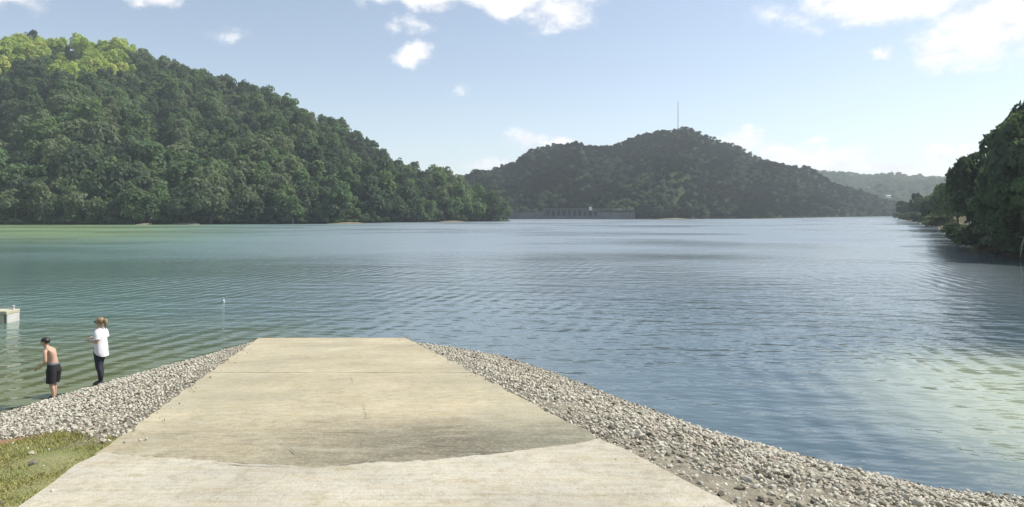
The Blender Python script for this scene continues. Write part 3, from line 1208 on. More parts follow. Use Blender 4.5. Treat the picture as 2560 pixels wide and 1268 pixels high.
WORDS = {'dark': 'dark green', 'mid': 'mid green', 'pale': 'pale grey green', 'yellow': 'yellow green'}
g = random.Random(5)
cand = []
for (p, t, x, y, z) in LEFT.trees(-620, 1268, 5.7, 3):
    if z < 0.1:
        z = 0.1
    far = interp(t, [(0, 1.0), (1, .9)])
    rad = (1.9 + 4.4 * g.random() ** 1.5) * far * (1.3 if t < .22 else 1.0)
    h = 3.5 + rad * g.uniform(1.0, 2.1)
    if t > .93:
        h = min(h, 9)
    if t < .03:
        rad *= .8
        h *= .85
    cand.append((h / y, p, t, x, y, z, rad, h))
vis = [c for c in cand if 5 < c[1] < 1262 and c[2] < 1.03]
vis.sort(reverse=True)
solo = set(vis[:250])
solo_list = []
pts = []
for c in cand:
    _, p, t, x, y, z, rad, h = c
    py = 530 + (EYE - z - h * .6) / y * F
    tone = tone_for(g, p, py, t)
    k = g.randrange(5)
    if c in solo:
        solo_list.append((p, t, x, y, z, rad, h, tone, k))
    else:
        pts.append(((x, y, z - .3), g.uniform(0, 6.28), (rad, rad * g.uniform(.85, 1.15), h * .5), CROWN_IDX[(tone, k)]))
px = -250.0
while px < 1268:      # undergrowth hanging to the waterline
    yb_ = interp(px, LEFT.shore)
    x, y, z = LEFT.at(px, g.uniform(-.004, .012))
    r0 = g.uniform(1.3, 3.0)
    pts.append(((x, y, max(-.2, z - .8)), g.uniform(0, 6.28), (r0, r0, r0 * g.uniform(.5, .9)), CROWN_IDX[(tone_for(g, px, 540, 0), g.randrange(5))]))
    px += g.uniform(1.2, 3.0) * F / yb_
scatter('forest', pts, 'dense green forest covering the left hill', CROWN_COLL)
ORD = ['leftmost', 'second from left', 'third from left', 'fourth from left', 'fifth from left', 'sixth from left', 'seventh from left', 'eighth from left', 'ninth from left', 'tenth from left', 'eleventh from left', 'twelfth from left', 'thirteenth from left', 'fourteenth from left',
       'fifteenth from left', 'sixteenth from left', 'seventeenth from left', 'eighteenth from left', 'nineteenth from left', 'twentieth from left']
ZONES = [(160, 'above the dock'), (330, 'above the two people'), (520, 'above the shore sandbars'), (740, 'above the buoy'), (960, 'above the ramp end'), (1300, 'near the right tip')]
bins = {}
for r_ in solo_list:
    zone = next(w for lim, w in ZONES if r_[0] < lim)
    band = 'at the waterline' if r_[1] < .05 else ('low on the left hill' if r_[1] < .16 else ('midway up the left hill' if r_[1] < .32 else 'high on the left hill'))
    bins.setdefault((r_[7], band, zone), []).append(r_)
for (tone, band, zone), rs in bins.items():
    rs.sort(key=lambda q: q[0])
    for i, (p, t, x, y, z, rad, h, _, k) in enumerate(rs):
        lab = '%s tree %s %s' % (WORDS[tone], band, zone)
        if len(rs) > 1:
            lab += ', %s' % (ORD[i] if i < len(rs) - 1 else 'rightmost')
        hill_tree(x, y, z, rad, h, tone, k, lab, 'trees of the left wooded hill')


# trees of the left hill that stand out by themselves
for (px, py, rad, h, tone, lab) in [
        (1036, 412, 3.6, 12.5, 'dark', 'tall dark tree standing up from the ridge near the right end of the left hill'),
        (1116, 440, 3.2, 8.5, 'dark', 'small dark tree on the saddle where the left hill runs low'),
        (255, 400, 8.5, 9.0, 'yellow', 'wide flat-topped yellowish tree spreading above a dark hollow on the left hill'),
        (835, 485, 5.5, 11.0, 'pale', 'pale whitish-leaved tree above the shore on the darker half of the left hill'),
        (530, 495, 6.5, 14.0, 'pale', 'large pale rounded tree low on the middle of the left hill'),
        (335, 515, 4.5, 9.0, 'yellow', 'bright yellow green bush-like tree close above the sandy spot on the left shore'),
        (920, 345, 2.6, 9.5, 'dark', 'pointed dark tree breaking the skyline halfway down the left ridge'),
        (440, 160, 3.0, 10.0, 'dark', 'dark tree on the skyline just right of the sunlit hilltop'),
        (850, 300, 4.0, 10.0, 'mid', 'broad tree forming a bump on the skyline of the left hill')]:
    t = LEFT.find(px, py, h)
    x, y, z = LEFT.at(px, t)
    hill_tree(x, y, z, rad, h, tone, int(px), lab)

pts = []
for (p, t, x, y, z) in MID.trees(1110, 2395, 5.2, 4):
    rad = g.uniform(2.0, 3.6) * (1 if t < .9 else .8)
    h = rad * g.uniform(1.3, 2.0)
    py = 530 + (EYE - z - h * .6) / y * F
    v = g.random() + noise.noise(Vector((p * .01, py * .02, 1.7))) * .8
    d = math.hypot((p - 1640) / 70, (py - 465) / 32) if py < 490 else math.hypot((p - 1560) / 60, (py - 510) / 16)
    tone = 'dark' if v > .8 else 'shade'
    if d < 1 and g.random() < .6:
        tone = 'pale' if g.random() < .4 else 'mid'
    if z < .3:
        z = .3
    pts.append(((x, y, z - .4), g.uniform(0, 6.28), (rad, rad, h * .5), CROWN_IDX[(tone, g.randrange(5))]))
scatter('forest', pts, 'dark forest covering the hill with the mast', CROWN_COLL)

pts = []
for (p, t, x, y, z) in FAR.trees(1900, 2690, 13.0, 6):
    n_ = noise.noise(Vector((p * .02, t * 6, 3.1)))
    if n_ < -.25 and g.random() < .7:
        continue
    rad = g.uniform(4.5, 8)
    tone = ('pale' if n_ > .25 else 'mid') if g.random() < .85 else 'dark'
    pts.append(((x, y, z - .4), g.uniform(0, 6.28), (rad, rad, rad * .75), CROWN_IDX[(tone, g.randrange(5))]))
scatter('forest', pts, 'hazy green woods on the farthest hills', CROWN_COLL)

# ------------------------------------------------------------------ sandy spots along the far shores
SAND = plain('pale_sand', (.20, .17, .11), 0.95, 0.2, 0.6)


def sandbar(px0, px1, Y, w, hgt=0.5):
    vv, ff = [], []
    n = 14
    for i in range(n + 1):
        px = px0 + (px1 - px0) * i / n
        e = math.sin(math.pi * i / n) ** .6
        for j, (dy, z) in enumerate(((-.5, -.3), (-.3, .12), (0.1, .7), (.6, 1.0), (1.0, 1.1))):
            yy = Y + dy * w * e + .3 * noise.noise(Vector((px * .2, 1, 1)))
            vv.append(((px - 1280) / F * Y, yy, z * hgt * e - .05 + .08 * noise.noise(Vector((px * .13, j, 4)))))
    for i in range(n):
        for j in range(4):
            ff.append((i * 5 + j, i * 5 + j + 5, i * 5 + j + 6, i * 5 + j + 1))
    tag(link('sandbar', mesh('sandbar', vv, ff, SAND, True)), kind='structure')


sandbar(336, 376, 223.5, 4, .55)
sandbar(415, 500, 225.5, 4, .6)
sandbar(815, 915, 241, 5, .5)
sandbar(1080, 1165, 289, 5, .5)
sandbar(1640, 1725, 398, 6, .6)

# ------------------------------------------------------------------ dam across the outlet
dam = empty('dam', (0, 396, 0))
tag(dam, 'low grey concrete dam with piers at the foot of the mast hill', 'dam')


def DX(px):
    return (px - 1280) / F * 396


x0, x1 = DX(1262), DX(1588)
bm = bmesh.new()
box(bm, ((x0 + x1) / 2, 2.0, 0.2), (x1 - x0, 3.0, 3.6))
link('wall', from_bm('wall', bm, DAM_CONC), dam)
bm = bmesh.new()
box(bm, ((x0 + DX(1360)) / 2, 2.2, 3.05), (DX(1360) - x0, 2.6, 2.1))
link('abutment', from_bm('abutment', bm, DAM_CONC), dam)
bm = bmesh.new()
box(bm, ((DX(1498) + x1) / 2, 2.2, 3.0), (x1 - DX(1498), 2.6, 2.0))
link('abutment', from_bm('abutment', bm, DAM_CONC), dam)
bm = bmesh.new()
box(bm, (0, 0, 0), (0.8, 2.2, 2.9))
box(bm, (0, -.2, 1.35), (1.0, 2.8, 0.3))
pier = from_bm('pier', bm, DAM_CONC)
for k in range(11):
    o = link('pier', pier, dam)
    o.location = (DX(1364 + 13.2 * k), 1.6, 3.3)
bm = bmesh.new()
box(bm, (0, 0, 0), (2.2, .3, 2.4))
gate = from_bm('gate', bm, DARK)
for k in range(10):
    o = link('gate', gate, dam)
    o.location = (DX(1370.6 + 13.2 * k), 1.9, 3.1)
bm = bmesh.new()
box(bm, ((x0 + x1) / 2, 2.2, 4.98), (x1 - x0, 2.4, .35))
link('walkway', from_bm('walkway', bm, DAM_CONC), dam)
bm = bmesh.new()
for k in range(28):
    px = 1362 + k * 8
    box(bm, (DX(px), 1.15, 5.6), (.1, .1, .9))
box(bm, ((DX(1358) + x1) / 2, 1.15, 6.08), (x1 - DX(1358), .12, .12))
link('railing', from_bm('railing', bm, plain('pale_rail', (.5, .5, .47), .6)), dam)
hut = empty('gatehouse', (DX(1477), 398.2, 5.15))
tag(hut, 'tiny white gatehouse standing on the middle of the dam', 'gatehouse')
WHITE = plain('white_paint', (.72, .72, .70), .7, .05)
bm = bmesh.new()
box(bm, (0, 0, 1.1), (1.6, 1.6, 2.2))
link('wall', from_bm('wall', bm, WHITE), hut)
bm = bmesh.new()
box(bm, (0, 0, 2.3), (1.9, 1.9, .2))
link('roof', from_bm('roof', bm, DAM_CONC), hut)

# ------------------------------------------------------------------ mast on the hill
mx, my, mz = MID.at(1695, 0.98)
mast = empty('radio_mast', (mx, my, mz))
tag(mast, 'thin grey radio mast rising from the top of the middle hill', 'mast')
STEEL = plain('mast_steel', (.30, .31, .32), .6, .1)
MH = 34.0
for k in range(3):
    a = k * 2.094
    bm = bmesh.new()
    tube(bm, [(.45 * math.cos(a), .45 * math.sin(a), 0), (.30 * math.cos(a), .30 * math.sin(a), MH * .9)], [.11, .09], 6)
    link('leg', from_bm('leg', bm, STEEL), mast)
bm = bmesh.new()
n = 24
for j in range(n):
    za, zb = MH * .9 * j / n, MH * .9 * (j + 1) / n
    ra, rb_ = .45 - .15 * j / n, .45 - .15 * (j + 1) / n
    for k in range(3):
        a, b_ = k * 2.094, (k + 1) * 2.094
        tube(bm, [(ra * math.cos(a), ra * math.sin(a), za), (rb_ * math.cos(b_), rb_ * math.sin(b_), zb)], [.05, .05], 4)
link('bracing', from_bm('bracing', bm, STEEL), mast)
bm = bmesh.new()
tube(bm, [(0, 0, MH * .88), (0, 0, MH)], [.12, .06], 6)
link('antenna', from_bm('antenna', bm, STEEL), mast)

# ------------------------------------------------------------------ far houses
ROOF = plain('pale_roof', (.5, .47, .44), .8, .1)
house_w, house_r = None, None
bm = bmesh.new()
box(bm, (0, 0, 2.5), (14, 9, 7))
house_w = from_bm('wall', bm, WHITE)
bm = bmesh.new()
v = [bm.verts.new(c) for c in ((-7.6, -5.2, 6), (7.6, -5.2, 6), (7.6, 5.2, 6), (-7.6, 5.2, 6), (-6.5, 0, 8.6), (6.5, 0, 8.6))]
for f in ((0, 1, 5, 4), (2, 3, 4, 5), (1, 2, 5), (3, 0, 4), (3, 2, 1, 0)):
    bm.faces.new([v[i] for i in f])
house_r = from_bm('roof', bm, ROOF)
for i, (px, py, s, where) in enumerate([(2044, 441, 1.1, 'highest and leftmost of the far hillside houses'), (2085, 450, .8, 'just below the crest of the far hill'),
                                        (2166, 474, 1.1, 'in the middle of the far hillside'), (2190, 480, .9, 'low on the far hillside beside a larger one'),
                                        (2215, 492, .9, 'lowest on the far hillside above the dark wood'), (2243, 465, .7, 'alone on the right part of the far hillside')]):
    t = FAR.find(px, py, 6)
    x, y, z = FAR.at(px, t)
    o = empty('house', (x, y - 6, z + 3.0), g.uniform(-.5, .5))
    tag(o, 'tiny white house %s' % where, 'house', 'houses on the far hillside')
    s *= .5
    link('wall', house_w, o).scale = (s, s, s)
    link('roof', house_r, o).scale = (s, s, s)

# ------------------------------------------------------------------ right bank
RS = [(13, 9.0), (24, 14), (36, 27), (42, 40), (46.5, 55), (48, 63), (53, 76), (64, 96), (79, 119), (100, 152), (140, 222), (195, 330), (246, 424), (330, 560)]
prof = [(-5, -2.0), (0, 0.0), (0.8, .45), (2.5, .9), (7, 2.0), (20, 6), (60, 16), (160, 24)]
vv, ff = [], []
fine_pts = []
for i in range(len(RS) - 1):
    for k in range(6):
        a, b_ = Vector(RS[i]), Vector(RS[i + 1])
        fine_pts.append(a.lerp(b_, k / 6))
for i, p in enumerate(fine_pts):
    d = (fine_pts[min(i + 1, len(fine_pts) - 1)] - fine_pts[max(i - 1, 0)]).normalized()
    nrm = Vector((d.y, -d.x))
    for (o_, z) in prof:
        q = p + nrm * (o_ + (1.2 * noise.noise(Vector((i * .5, o_ * .1, 2)))))
        vv.append((q.x, q.y, z))
m = len(prof)
for i in range(len(fine_pts) - 1):
    for j in range(m - 1):
        ff.append((i * m + j, (i + 1) * m + j, (i + 1) * m + j + 1, i * m + j + 1)[::-1])
BANKM = hill_mat()
BANKM.name = 'bank_earth'
rr = BANKM.node_tree.nodes
for n_ in rr:
    if n_.type == 'VALTORGB':
        for e, c in zip(n_.color_ramp.elements, ((.07, .06, .04), (.13, .115, .075), (.22, .19, .13))):
            e.color = (*c, 1)
tag(link('lake_bank', mesh('lake_bank', vv, ff, BANKM, True)), kind='structure')

BIG_CROWNS = {}
for t, tr in (('dark', 'dark'), ('mid', 'mid'), ('pale', 'pale')):
    BIG_CROWNS[t] = []
    for k in range(3):
        V = leaf_cloud(300 + k + 10 * TONES.index(t), 30 + 5 * k, 4600, 0.078, spread=.95, lobe_r=(.12, .32))
        V[:, :, 2] += 1.02
        BIG_CROWNS[t].append(quads_mesh('crown', V, LEAF[tr]))
BIG_TRUNKS = [from_bm('trunk', trunk_bm(1.25, 0.045, 7, 60 + k, .33), BARK, True) for k in range(2)]
PALE_TRUNK = from_bm('trunk', trunk_bm(1.25, 0.04, 7, 66, .33), PALE_BARK, True)


def bank_point(px, Y):
    return (px - 1280) / F * Y


def bank_z(x, y):
    a = np.array(RS)
    d = seg_dist(np.array([[x, y]]), a)[0]
    return interp(d, prof)


bt = [  # px, depth, top row in the photograph, crown radius, tone, label
    (2570, 67, 232, 4.0, 'dark', 'tallest dark tree on the right bank, cut off by the edge of the photo'),
    (2536, 71, 310, 3.2, 'dark', 'dark tree leaning out just left of the tallest one on the right bank'),
    (2462, 84, 380, 4.0, 'dark', 'dark rounded tree with ragged top over the right bank water'),
    (2500, 74, 408, 2.8, 'mid', 'mid green tree in front of the tall dark trees on the right bank'),
    (2556, 64, 430, 3.0, 'mid', 'drooping green tree below the tallest tree on the right bank'),
    (2425, 100, 455, 3.4, 'pale', 'pale green tree with a light bare trunk on the right bank'),
    (2480, 78, 480, 2.5, 'dark', 'low dark tree overhanging the water on the right bank'),
    (2395, 126, 448, 4.2, 'mid', 'mid green tree left of the ragged dark tree on the right bank'),
    (2370, 150, 470, 4.0, 'pale', 'feathery pale tree above the bare sandy bank at right'),
    (2340, 190, 488, 4.2, 'dark', 'dark tree behind the bare sandy bank at right'),
    (2297, 270, 478, 3.4, 'dark', 'narrow dark tree on the point where the right bank begins'),
    (2318, 255, 490, 5.0, 'dark', 'broad dark tree beside the narrow one on the right bank point'),
    (2272, 330, 500, 5.5, 'dark', 'outermost low dark tree at the tip of the right bank'),
    (2620, 62, 300, 4.2, 'dark', 'dark tree just beyond the photo edge beside the tallest tree on the right bank'), (2660, 58, 380, 3.6, 'mid', 'shorter mid green tree beyond the photo edge, nearest of the right bank trees'),
    (2640, 75, 200, 4.5, 'dark', 'very tall dark tree beyond the photo edge behind the other right bank trees'), (2720, 60, 260, 4.5, 'dark', 'dark tree beyond the photo edge, furthest right of the right bank trees')]
for i, (px, Y, top, rad, tone, lab) in enumerate(bt):
    x = bank_point(px, Y)
    z = bank_z(x, Y)
    h = (EYE + (530 - top) / F * Y - z) * 1.06
    o = empty('bank_tree', (x, Y, z), i * 1.3)
    tag(o, lab, 'tree', 'trees on the right bank')
    tr = link('trunk', PALE_TRUNK if 'bare trunk' in (lab or '') else BIG_TRUNKS[i % 2], o)
    tr.scale = (h * .5, h * .5, h * .5)
    cr = link('crown', BIG_CROWNS[tone][i % 3], o)
    cr.scale = (rad, rad, h * .47)
    cr.location = (0, 0, h * .06)

bs = [(2450, 75.5, 3.0, 2.6, 'pale', 'pale grey green shrub hanging over the water where the bank turns'), (2490, 70, 3.6, 2.8, 'dark', 'dark shrub at the waterline below the low dark tree'),
      (2530, 66.5, 4.2, 2.8, 'pale', 'pale leafy shrub at the waterline under the tallest tree'), (2565, 63.5, 3.2, 2.6, 'mid', 'green shrub at the waterline by the photo edge'),
      (2420, 90, 2.6, 2.6, 'dark', 'dark low shrub at the near end of the sandy bank'), (2402, 112, 2.8, 2.8, 'dark', 'dark shrub on top of the bare sandy bank'),
      (2352, 160, 4.0, 3.6, 'pale', 'light green shrub growing down to the bare sandy bank'), (2330, 195, 4.0, 4.0, 'mid', 'green shrub at the far end of the sandy bank'),
      (2305, 245, 4.5, 5.0, 'dark', 'dark shrub low on the right bank point'), (2285, 295, 4.5, 5.5, 'dark', 'dark shrub near the tip of the right bank point'), (2262, 370, 4.0, 6.0, 'dark', 'last dark shrub at the very tip of the right bank point')]
for i, (px, Y, h, rad, tone, lab) in enumerate(bs):
    x = bank_point(px, Y)
    z = bank_z(x, Y)
    o = empty('shrub', (x, Y, max(0, z - .4)), i * 2.1)
    tag(o, lab, 'shrub', 'shrubs on the right bank')
    cr = link('foliage', BIG_CROWNS[tone][(i + 1) % 3], o)
    cr.scale = (rad, rad, h * .55)
    cr.location = (0, 0, -.1 * h)
    st = link('stem', BIG_TRUNKS[i % 2], o)
    st.scale = (h * .4,) * 3

# bare sandy face on the right bank
vv, ff = [], []
n = 20
for i in range(n + 1):
    s_ = i / n
    Y = 108 + 80 * s_
    xb = interp(Y, [(q[1], q[0]) for q in RS])
    e = math.sin(math.pi * min(1, max(0, s_))) ** .5
    for j, (dx, z) in enumerate(((-2.0, -.4), (-1.0, .25), (.6, .7), (1.6, 1.5), (2.6, 1.8))):
        vv.append((xb + dx * e - .3 + .5 * noise.noise(Vector((s_ * 9, j * .7, 1))), Y, z * e + .25 * noise.noise(Vector((s_ * 14, j, 5)))))
for i in range(n):
    for j in range(4):
        ff.append((i * 5 + j, i * 5 + j + 1, i * 5 + j + 6, i * 5 + j + 5))
tag(link('sandbar', mesh('sandbar', vv, ff, SAND)), kind='structure')

# bleached dead branch hanging from the right bank
bm = bmesh.new()
Y = 62.5
xx = bank_point(2552, Y)
tube(bm, [(0, 0, 1.4), (-.5, -.5, 2.2), (-1.2, -1, 2.0), (-1.6, -1.2, 1.2), (-1.8, -1.3, .2)], [.10, .09, .07, .05, .03], 6)
tube(bm, [(-.5, -.5, 2.2), (.3, -.7, 2.6), (.9, -.8, 2.5)], [.07, .05, .02], 5)
tube(bm, [(-1.2, -1, 2.0), (-1.9, -1.3, 2.1)], [.05, .02], 5)
o = link('dead_branch', from_bm('dead_branch', bm, PALE_BARK, True))
o.location = (xx, Y - 1.0, 0)
tag(o, 'bleached dead branch bending down to the water on the right bank', 'branch')

# ------------------------------------------------------------------ dock and buoy
dk = empty('dock', (-19.5, 25.75, 0))
tag(dk, 'pale concrete dock reaching into the lake from the left edge', 'dock')
bm = bmesh.new()
box(bm, (-5.0, 0.34, .40), (10.0, .72, .13))
bevel(bm, .02)
link('deck', from_bm('deck', bm, DOCK_CONC), dk)
bm = bmesh.new()
box(bm, (-5.12, .30, 0.0), (10.0, .6, .66))
bevel(bm, .02)
link('float', from_bm('float', bm, DOCK_CONC), dk)
bm = bmesh.new()
box(bm, (-.04, .36, .04), (.06, .66, .58))
bevel(bm, .02)
link('end_block', from_bm('end_block', bm, plain('pale_end_concrete', (.52, .51, .47), .9, .12, 4)), dk)
bm = bmesh.new()
zloft(bm, [(-.12, .5, .46, .07, .07), (-.12, .5, .49, .045, .045), (-.12, .5, .56, .04, .04), (-.12, .5, .58, .065, .065), (-.12, .5, .62, .05, .05)], 10)
link('bollard', from_bm('bollard', bm, plain('grey_metal', (.5, .5, .48), .5), True), dk)

BUOY = plain('weathered_float', (.42, .46, .48), .6)
by = empty('buoy', ((558 - 1280) / F * 31.6, 31.6, 0))
tag(by, 'small white buoy floating alone left of the ramp end', 'buoy')
bm = bmesh.new()
zloft(bm, [(0, 0, -.08, .05, .05), (0, 0, 0, .08, .08), (0, 0, .07, .085, .085), (0, 0, .13, .06, .06), (0, 0, .17, .03, .03)], 12)
link('float', from_bm('float', bm, BUOY, True), by)
bm = bmesh.new()
zloft(bm, [(0, 0, .16, .025, .025), (0, 0, .21, .022, .022), (0, 0, .215, .05, .05), (0, 0, .24, .04, .04)], 8)
link('top_ring', from_bm('top_ring', bm, BUOY, True), by)

# ------------------------------------------------------------------ people
SKIN = plain('skin', (.52, .34, .25), .6, .08, 9)
SKIN2 = plain('tanned_skin', (.50, .33, .23), .6, .08, 9)
HAIR_B = plain('black_hair', (.018, .015, .013), .5, .2, 40)
HAIR_L = plain('light_brown_hair', (.27, .19, .10), .5, .35, 40)
SHIRT = plain('white_cotton', (.74, .74, .75), .85, .06, 12)
LEGG = plain('dark_navy_cotton', (.028, .032, .045), .8, .2, 12)
SHORT = plain('black_shorts_cloth', (.016, .017, .018), .8, .2, 12)
PATCH = plain('pale_patch', (.55, .55, .54), .8)
SHOE = plain('dark_shoe', (.045, .04, .038), .7, .2)
GLASS = plain('sunglass_lens', (.01, .01, .012), .15)
BAND = plain('grey_blue_waistband', (.16, .19, .26), .8)
PHONE = plain('pink_phone_case', (.5, .33, .31), .5)


def figure(name, verts, edges, mat, parent, levels=2):
    """verts: list of ((x,y,z), (rx, ry)) skinned into one continuous surface."""
    me = bpy.data.meshes.new(name)
    me.from_pydata([v[0] for v in verts], edges, [])
    o = bpy.data.objects.new(name, me)
    C.objects.link(o)
    md = o.modifiers.new('skin', 'SKIN')
    md.use_smooth_shade = True
    if not me.skin_vertices:
        bpy.context.view_layer.objects.active = o
    for i, sv in enumerate(me.skin_vertices[0].data):
        r = verts[i][1]
        sv.radius = r if isinstance(r, tuple) else (r, r)
        sv.use_root = (i == 0)
    o.modifiers.new('sub', 'SUBSURF').levels = levels
    dg = bpy.context.evaluated_depsgraph_get()
    me2 = bpy.data.meshes.new_from_object(o.evaluated_get(dg))
    bpy.data.objects.remove(o)
    bm = bmesh.new()
    bm.from_mesh(me2)
    bmesh.ops.holes_fill(bm, edges=[e for e in bm.edges if e.is_boundary], sides=0)
    bmesh.ops.recalc_face_normals(bm, faces=list(bm.faces))
    bm.to_mesh(me2)
    bm.free()
    me2.name = name
    me2.materials.clear()
    me2.materials.append(mat)
    me2.shade_smooth()
    return link(name, me2, parent)


def hand(V, E, wi, wrist, d, up, sgn, s=1.0, curl=.5):
    """palm and five fingers continuing the skeleton from wrist index wi along d."""
    d = Vector(d).normalized()
    up = Vector(up).normalized()
    sd_ = d.cross(up).normalized() * sgn
    w = Vector(wrist)

    def add(p, r, par):
        V.append((tuple(p), (r, r)))
        E.append((par, len(V) - 1))
        return len(V) - 1
    palm = add(w + d * .055 * s, .027 * s, wi)
    kn = add(w + d * .085 * s, .030 * s, palm)
    for k, ln in enumerate((.062, .072, .068, .052)):
        b0 = w + d * .098 * s + sd_ * (.027 - .018 * k) * s
        p1 = add(b0, .0105 * s, kn)
        p2 = add(b0 + (d * math.cos(curl) - up * math.sin(curl)) * ln * .5 * s, .0095 * s, p1)
        add(b0 + (d * math.cos(curl) - up * math.sin(curl)) * ln * .5 * s + (d * math.cos(curl * 2) - up * math.sin(curl * 2)) * ln * .5 * s, .0075 * s, p2)
    t1 = add(w + d * .045 * s + sd_ * .034 * s, .012 * s, palm)
    add(w + d * .082 * s + sd_ * .056 * s - up * .012 * s, .009 * s, t1)


def body(pose, mat, parent):
    V = [(p, (r, r) if not isinstance(r, tuple) else r) for (_, p, r, _) in pose]
    idx = {nm: i for i, (nm, _, _, _) in enumerate(pose)}
    E = [(idx[par], i) for i, (nm, p, r, par) in enumerate(pose) if par]
    return V, E, idx


# local frame: the figure looks along -X, Y is across the body, Z up
def make_woman():
    root = empty('person', (-9.82, 15.9, 0.16), R(4))
    tag(root, 'woman in white top and dark leggings standing on the rocks with forearms raised', 'person')
    P_ = [('pelvis', (0, 0, .90), (.115, .13), None), ('belly', (0, 0, 1.02), (.10, .12), 'pelvis'), ('chest', (.005, 0, 1.20), (.11, .14), 'belly'),
          ('collar', (.01, 0, 1.335), (.06, .09), 'chest'), ('neck', (-.005, 0, 1.40), .046, 'collar'), ('jaw', (-.02, 0, 1.455), (.058, .058), 'neck'),
          ('face', (-.018, 0, 1.52), (.085, .072), 'jaw'), ('crown', (-.005, 0, 1.585), (.075, .068), 'face'),
          ('nose', (-.108, 0, 1.495), .014, 'face')]
    for s, nm in ((1, 'l'), (-1, 'r')):
        lead = -.03 if s > 0 else .035
        P_ += [('hip' + nm, (.0, .08 * s, .83), (.088, .085), 'pelvis'), ('knee' + nm, (-.015 + lead * .6, .075 * s, .46), (.056, .054), 'hip' + nm),
               ('calf' + nm, (.02 + lead * .8, .075 * s, .33), (.052, .048), 'knee' + nm), ('ankle' + nm, (.015 + lead, .07 * s, .09), .036, 'calf' + nm),
               ('toe' + nm, (-.12 + lead, .08 * s, .035), .032, 'ankle' + nm),
               ('shoulder' + nm, (.01, .155 * s, 1.30), .052, 'collar'), ('elbow' + nm, (.045, .20 * s, 1.055), .038, 'shoulder' + nm),
               ('wrist' + nm, (-.17, .10 * s, 1.10 + .015 * s), .026, 'elbow' + nm)]
    V, E, ix = body(P_, SKIN, root)
    for s, nm in ((1, 'l'), (-1, 'r')):
        w = P_[ix['wrist' + nm]][1]
        hand(V, E, ix['wrist' + nm], w, (-.9, -.25 * s, .25), (.2, 0, 1), -s, 1.0, .5)
    figure('body', V, E, SKIN, root)
    # loose white top
    bm = bmesh.new()
    zloft(bm, [(.035, 0, .80, .150, .185), (.028, 0, .86, .150, .190), (.012, 0, .98, .140, .178), (.005, 0, 1.10, .132, .172), (.0, 0, 1.20, .136, .176), (.008, 0, 1.29, .112, .170), (.012, 0, 1.345, .085, .125), (.008, 0, 1.385, .062, .075)], 18, (False, False))
    for s in (1, -1):
        tube(bm, [(.01, .115 * s, 1.315), (.02, .17 * s, 1.26), (.035, .195 * s, 1.13)], [.075, .078, .072], 12, False)
    bmesh.ops.subdivide_edges(bm, edges=list(bm.edges), cuts=1, use_grid_fill=True)
    for v in bm.verts:   # folds, and a tail that hangs lower at the back
        if v.co.z < 1.26:
            k = min(1.0, (1.26 - v.co.z) * 4)
            f = .016 * noise.noise(Vector((v.co.x * 9, v.co.y * 9, v.co.z * 22))) + .010 * noise.noise(Vector((v.co.x * 22, v.co.y * 22, v.co.z * 9)))
            v.co += Vector((v.co.x, v.co.y, 0)).normalized() * f * k
        if v.co.z < .93:
            v.co.z -= .09 * min(1, max(0, (v.co.x + .06) / .20)) * min(1, (.93 - v.co.z) / .1)
    link('shirt', from_bm('shirt', bm, SHIRT, True), root)
    # leggings
    bm = bmesh.new()
    for s in (1, -1):
        lead = -.03 if s > 0 else .035
        tube(bm, [(.0, .07 * s, .93), (.0, .08 * s, .80), (-.01 + lead * .3, .078 * s, .64), (-.015 + lead * .6, .075 * s, .46), (.02 + lead * .8, .075 * s, .33), (.015 + lead, .07 * s, .12)],
             [(.108, .090), (.103, .094), (.082, .078), (.064, .062), (.060, .056), (.043, .042)], 14)
    link('leggings', from_bm('leggings', bm, LEGG, True), root)
    for s in (1, -1):
        lead = -.03 if s > 0 else .035
        bm = bmesh.new()
        zloft(bm, [(-.045 + lead, .075 * s, 0, .125, .045), (-.045 + lead, .075 * s, .03, .128, .048), (-.035 + lead, .075 * s, .07, .10, .046), (.01 + lead, .072 * s, .115, .050, .044)], 14)
        link('shoe', from_bm('shoe', bm, SHOE, True), root)
    bm = bmesh.new()
    bmesh.ops.create_icosphere(bm, subdivisions=3, radius=1, matrix=Matrix.Translation((.012, 0, 1.545)) @ Matrix.Diagonal((.098, .088, .088, 1)))
    for v in list(bm.verts):   # open over the face
        if v.co.x < -.045 and v.co.z < 1.575:
            bm.verts.remove(v)
    tube(bm, [(.085, 0, 1.575), (.13, 0, 1.55), (.135, 0, 1.47), (.115, 0, 1.39)], [.035, .045, .040, .012], 10)
    for v in bm.verts:
        v.co += v.co.normalized() * .004 * noise.noise(v.co * 60)
    link('hair', from_bm('hair', bm, HAIR_L, True), root)
    bm = bmesh.new()
    for s in (1, -1):
        box(bm, (-.094, .036 * s, 1.527), (.016, .050, .036))
        box(bm, (-.045, .082 * s, 1.532), (.10, .008, .012))
    box(bm, (-.100, 0, 1.533), (.008, .03, .010))
    link('sunglasses', from_bm('sunglasses', bm, GLASS), root)
    bm = bmesh.new()
    tube(bm, [(-.103, -.022, 1.462), (-.106, 0, 1.460), (-.103, .022, 1.462)], [.004, .008, .004], 6)
    link('mouth', from_bm('mouth', bm, plain('lips', (.38, .16, .14), .5)), root)


make_woman()


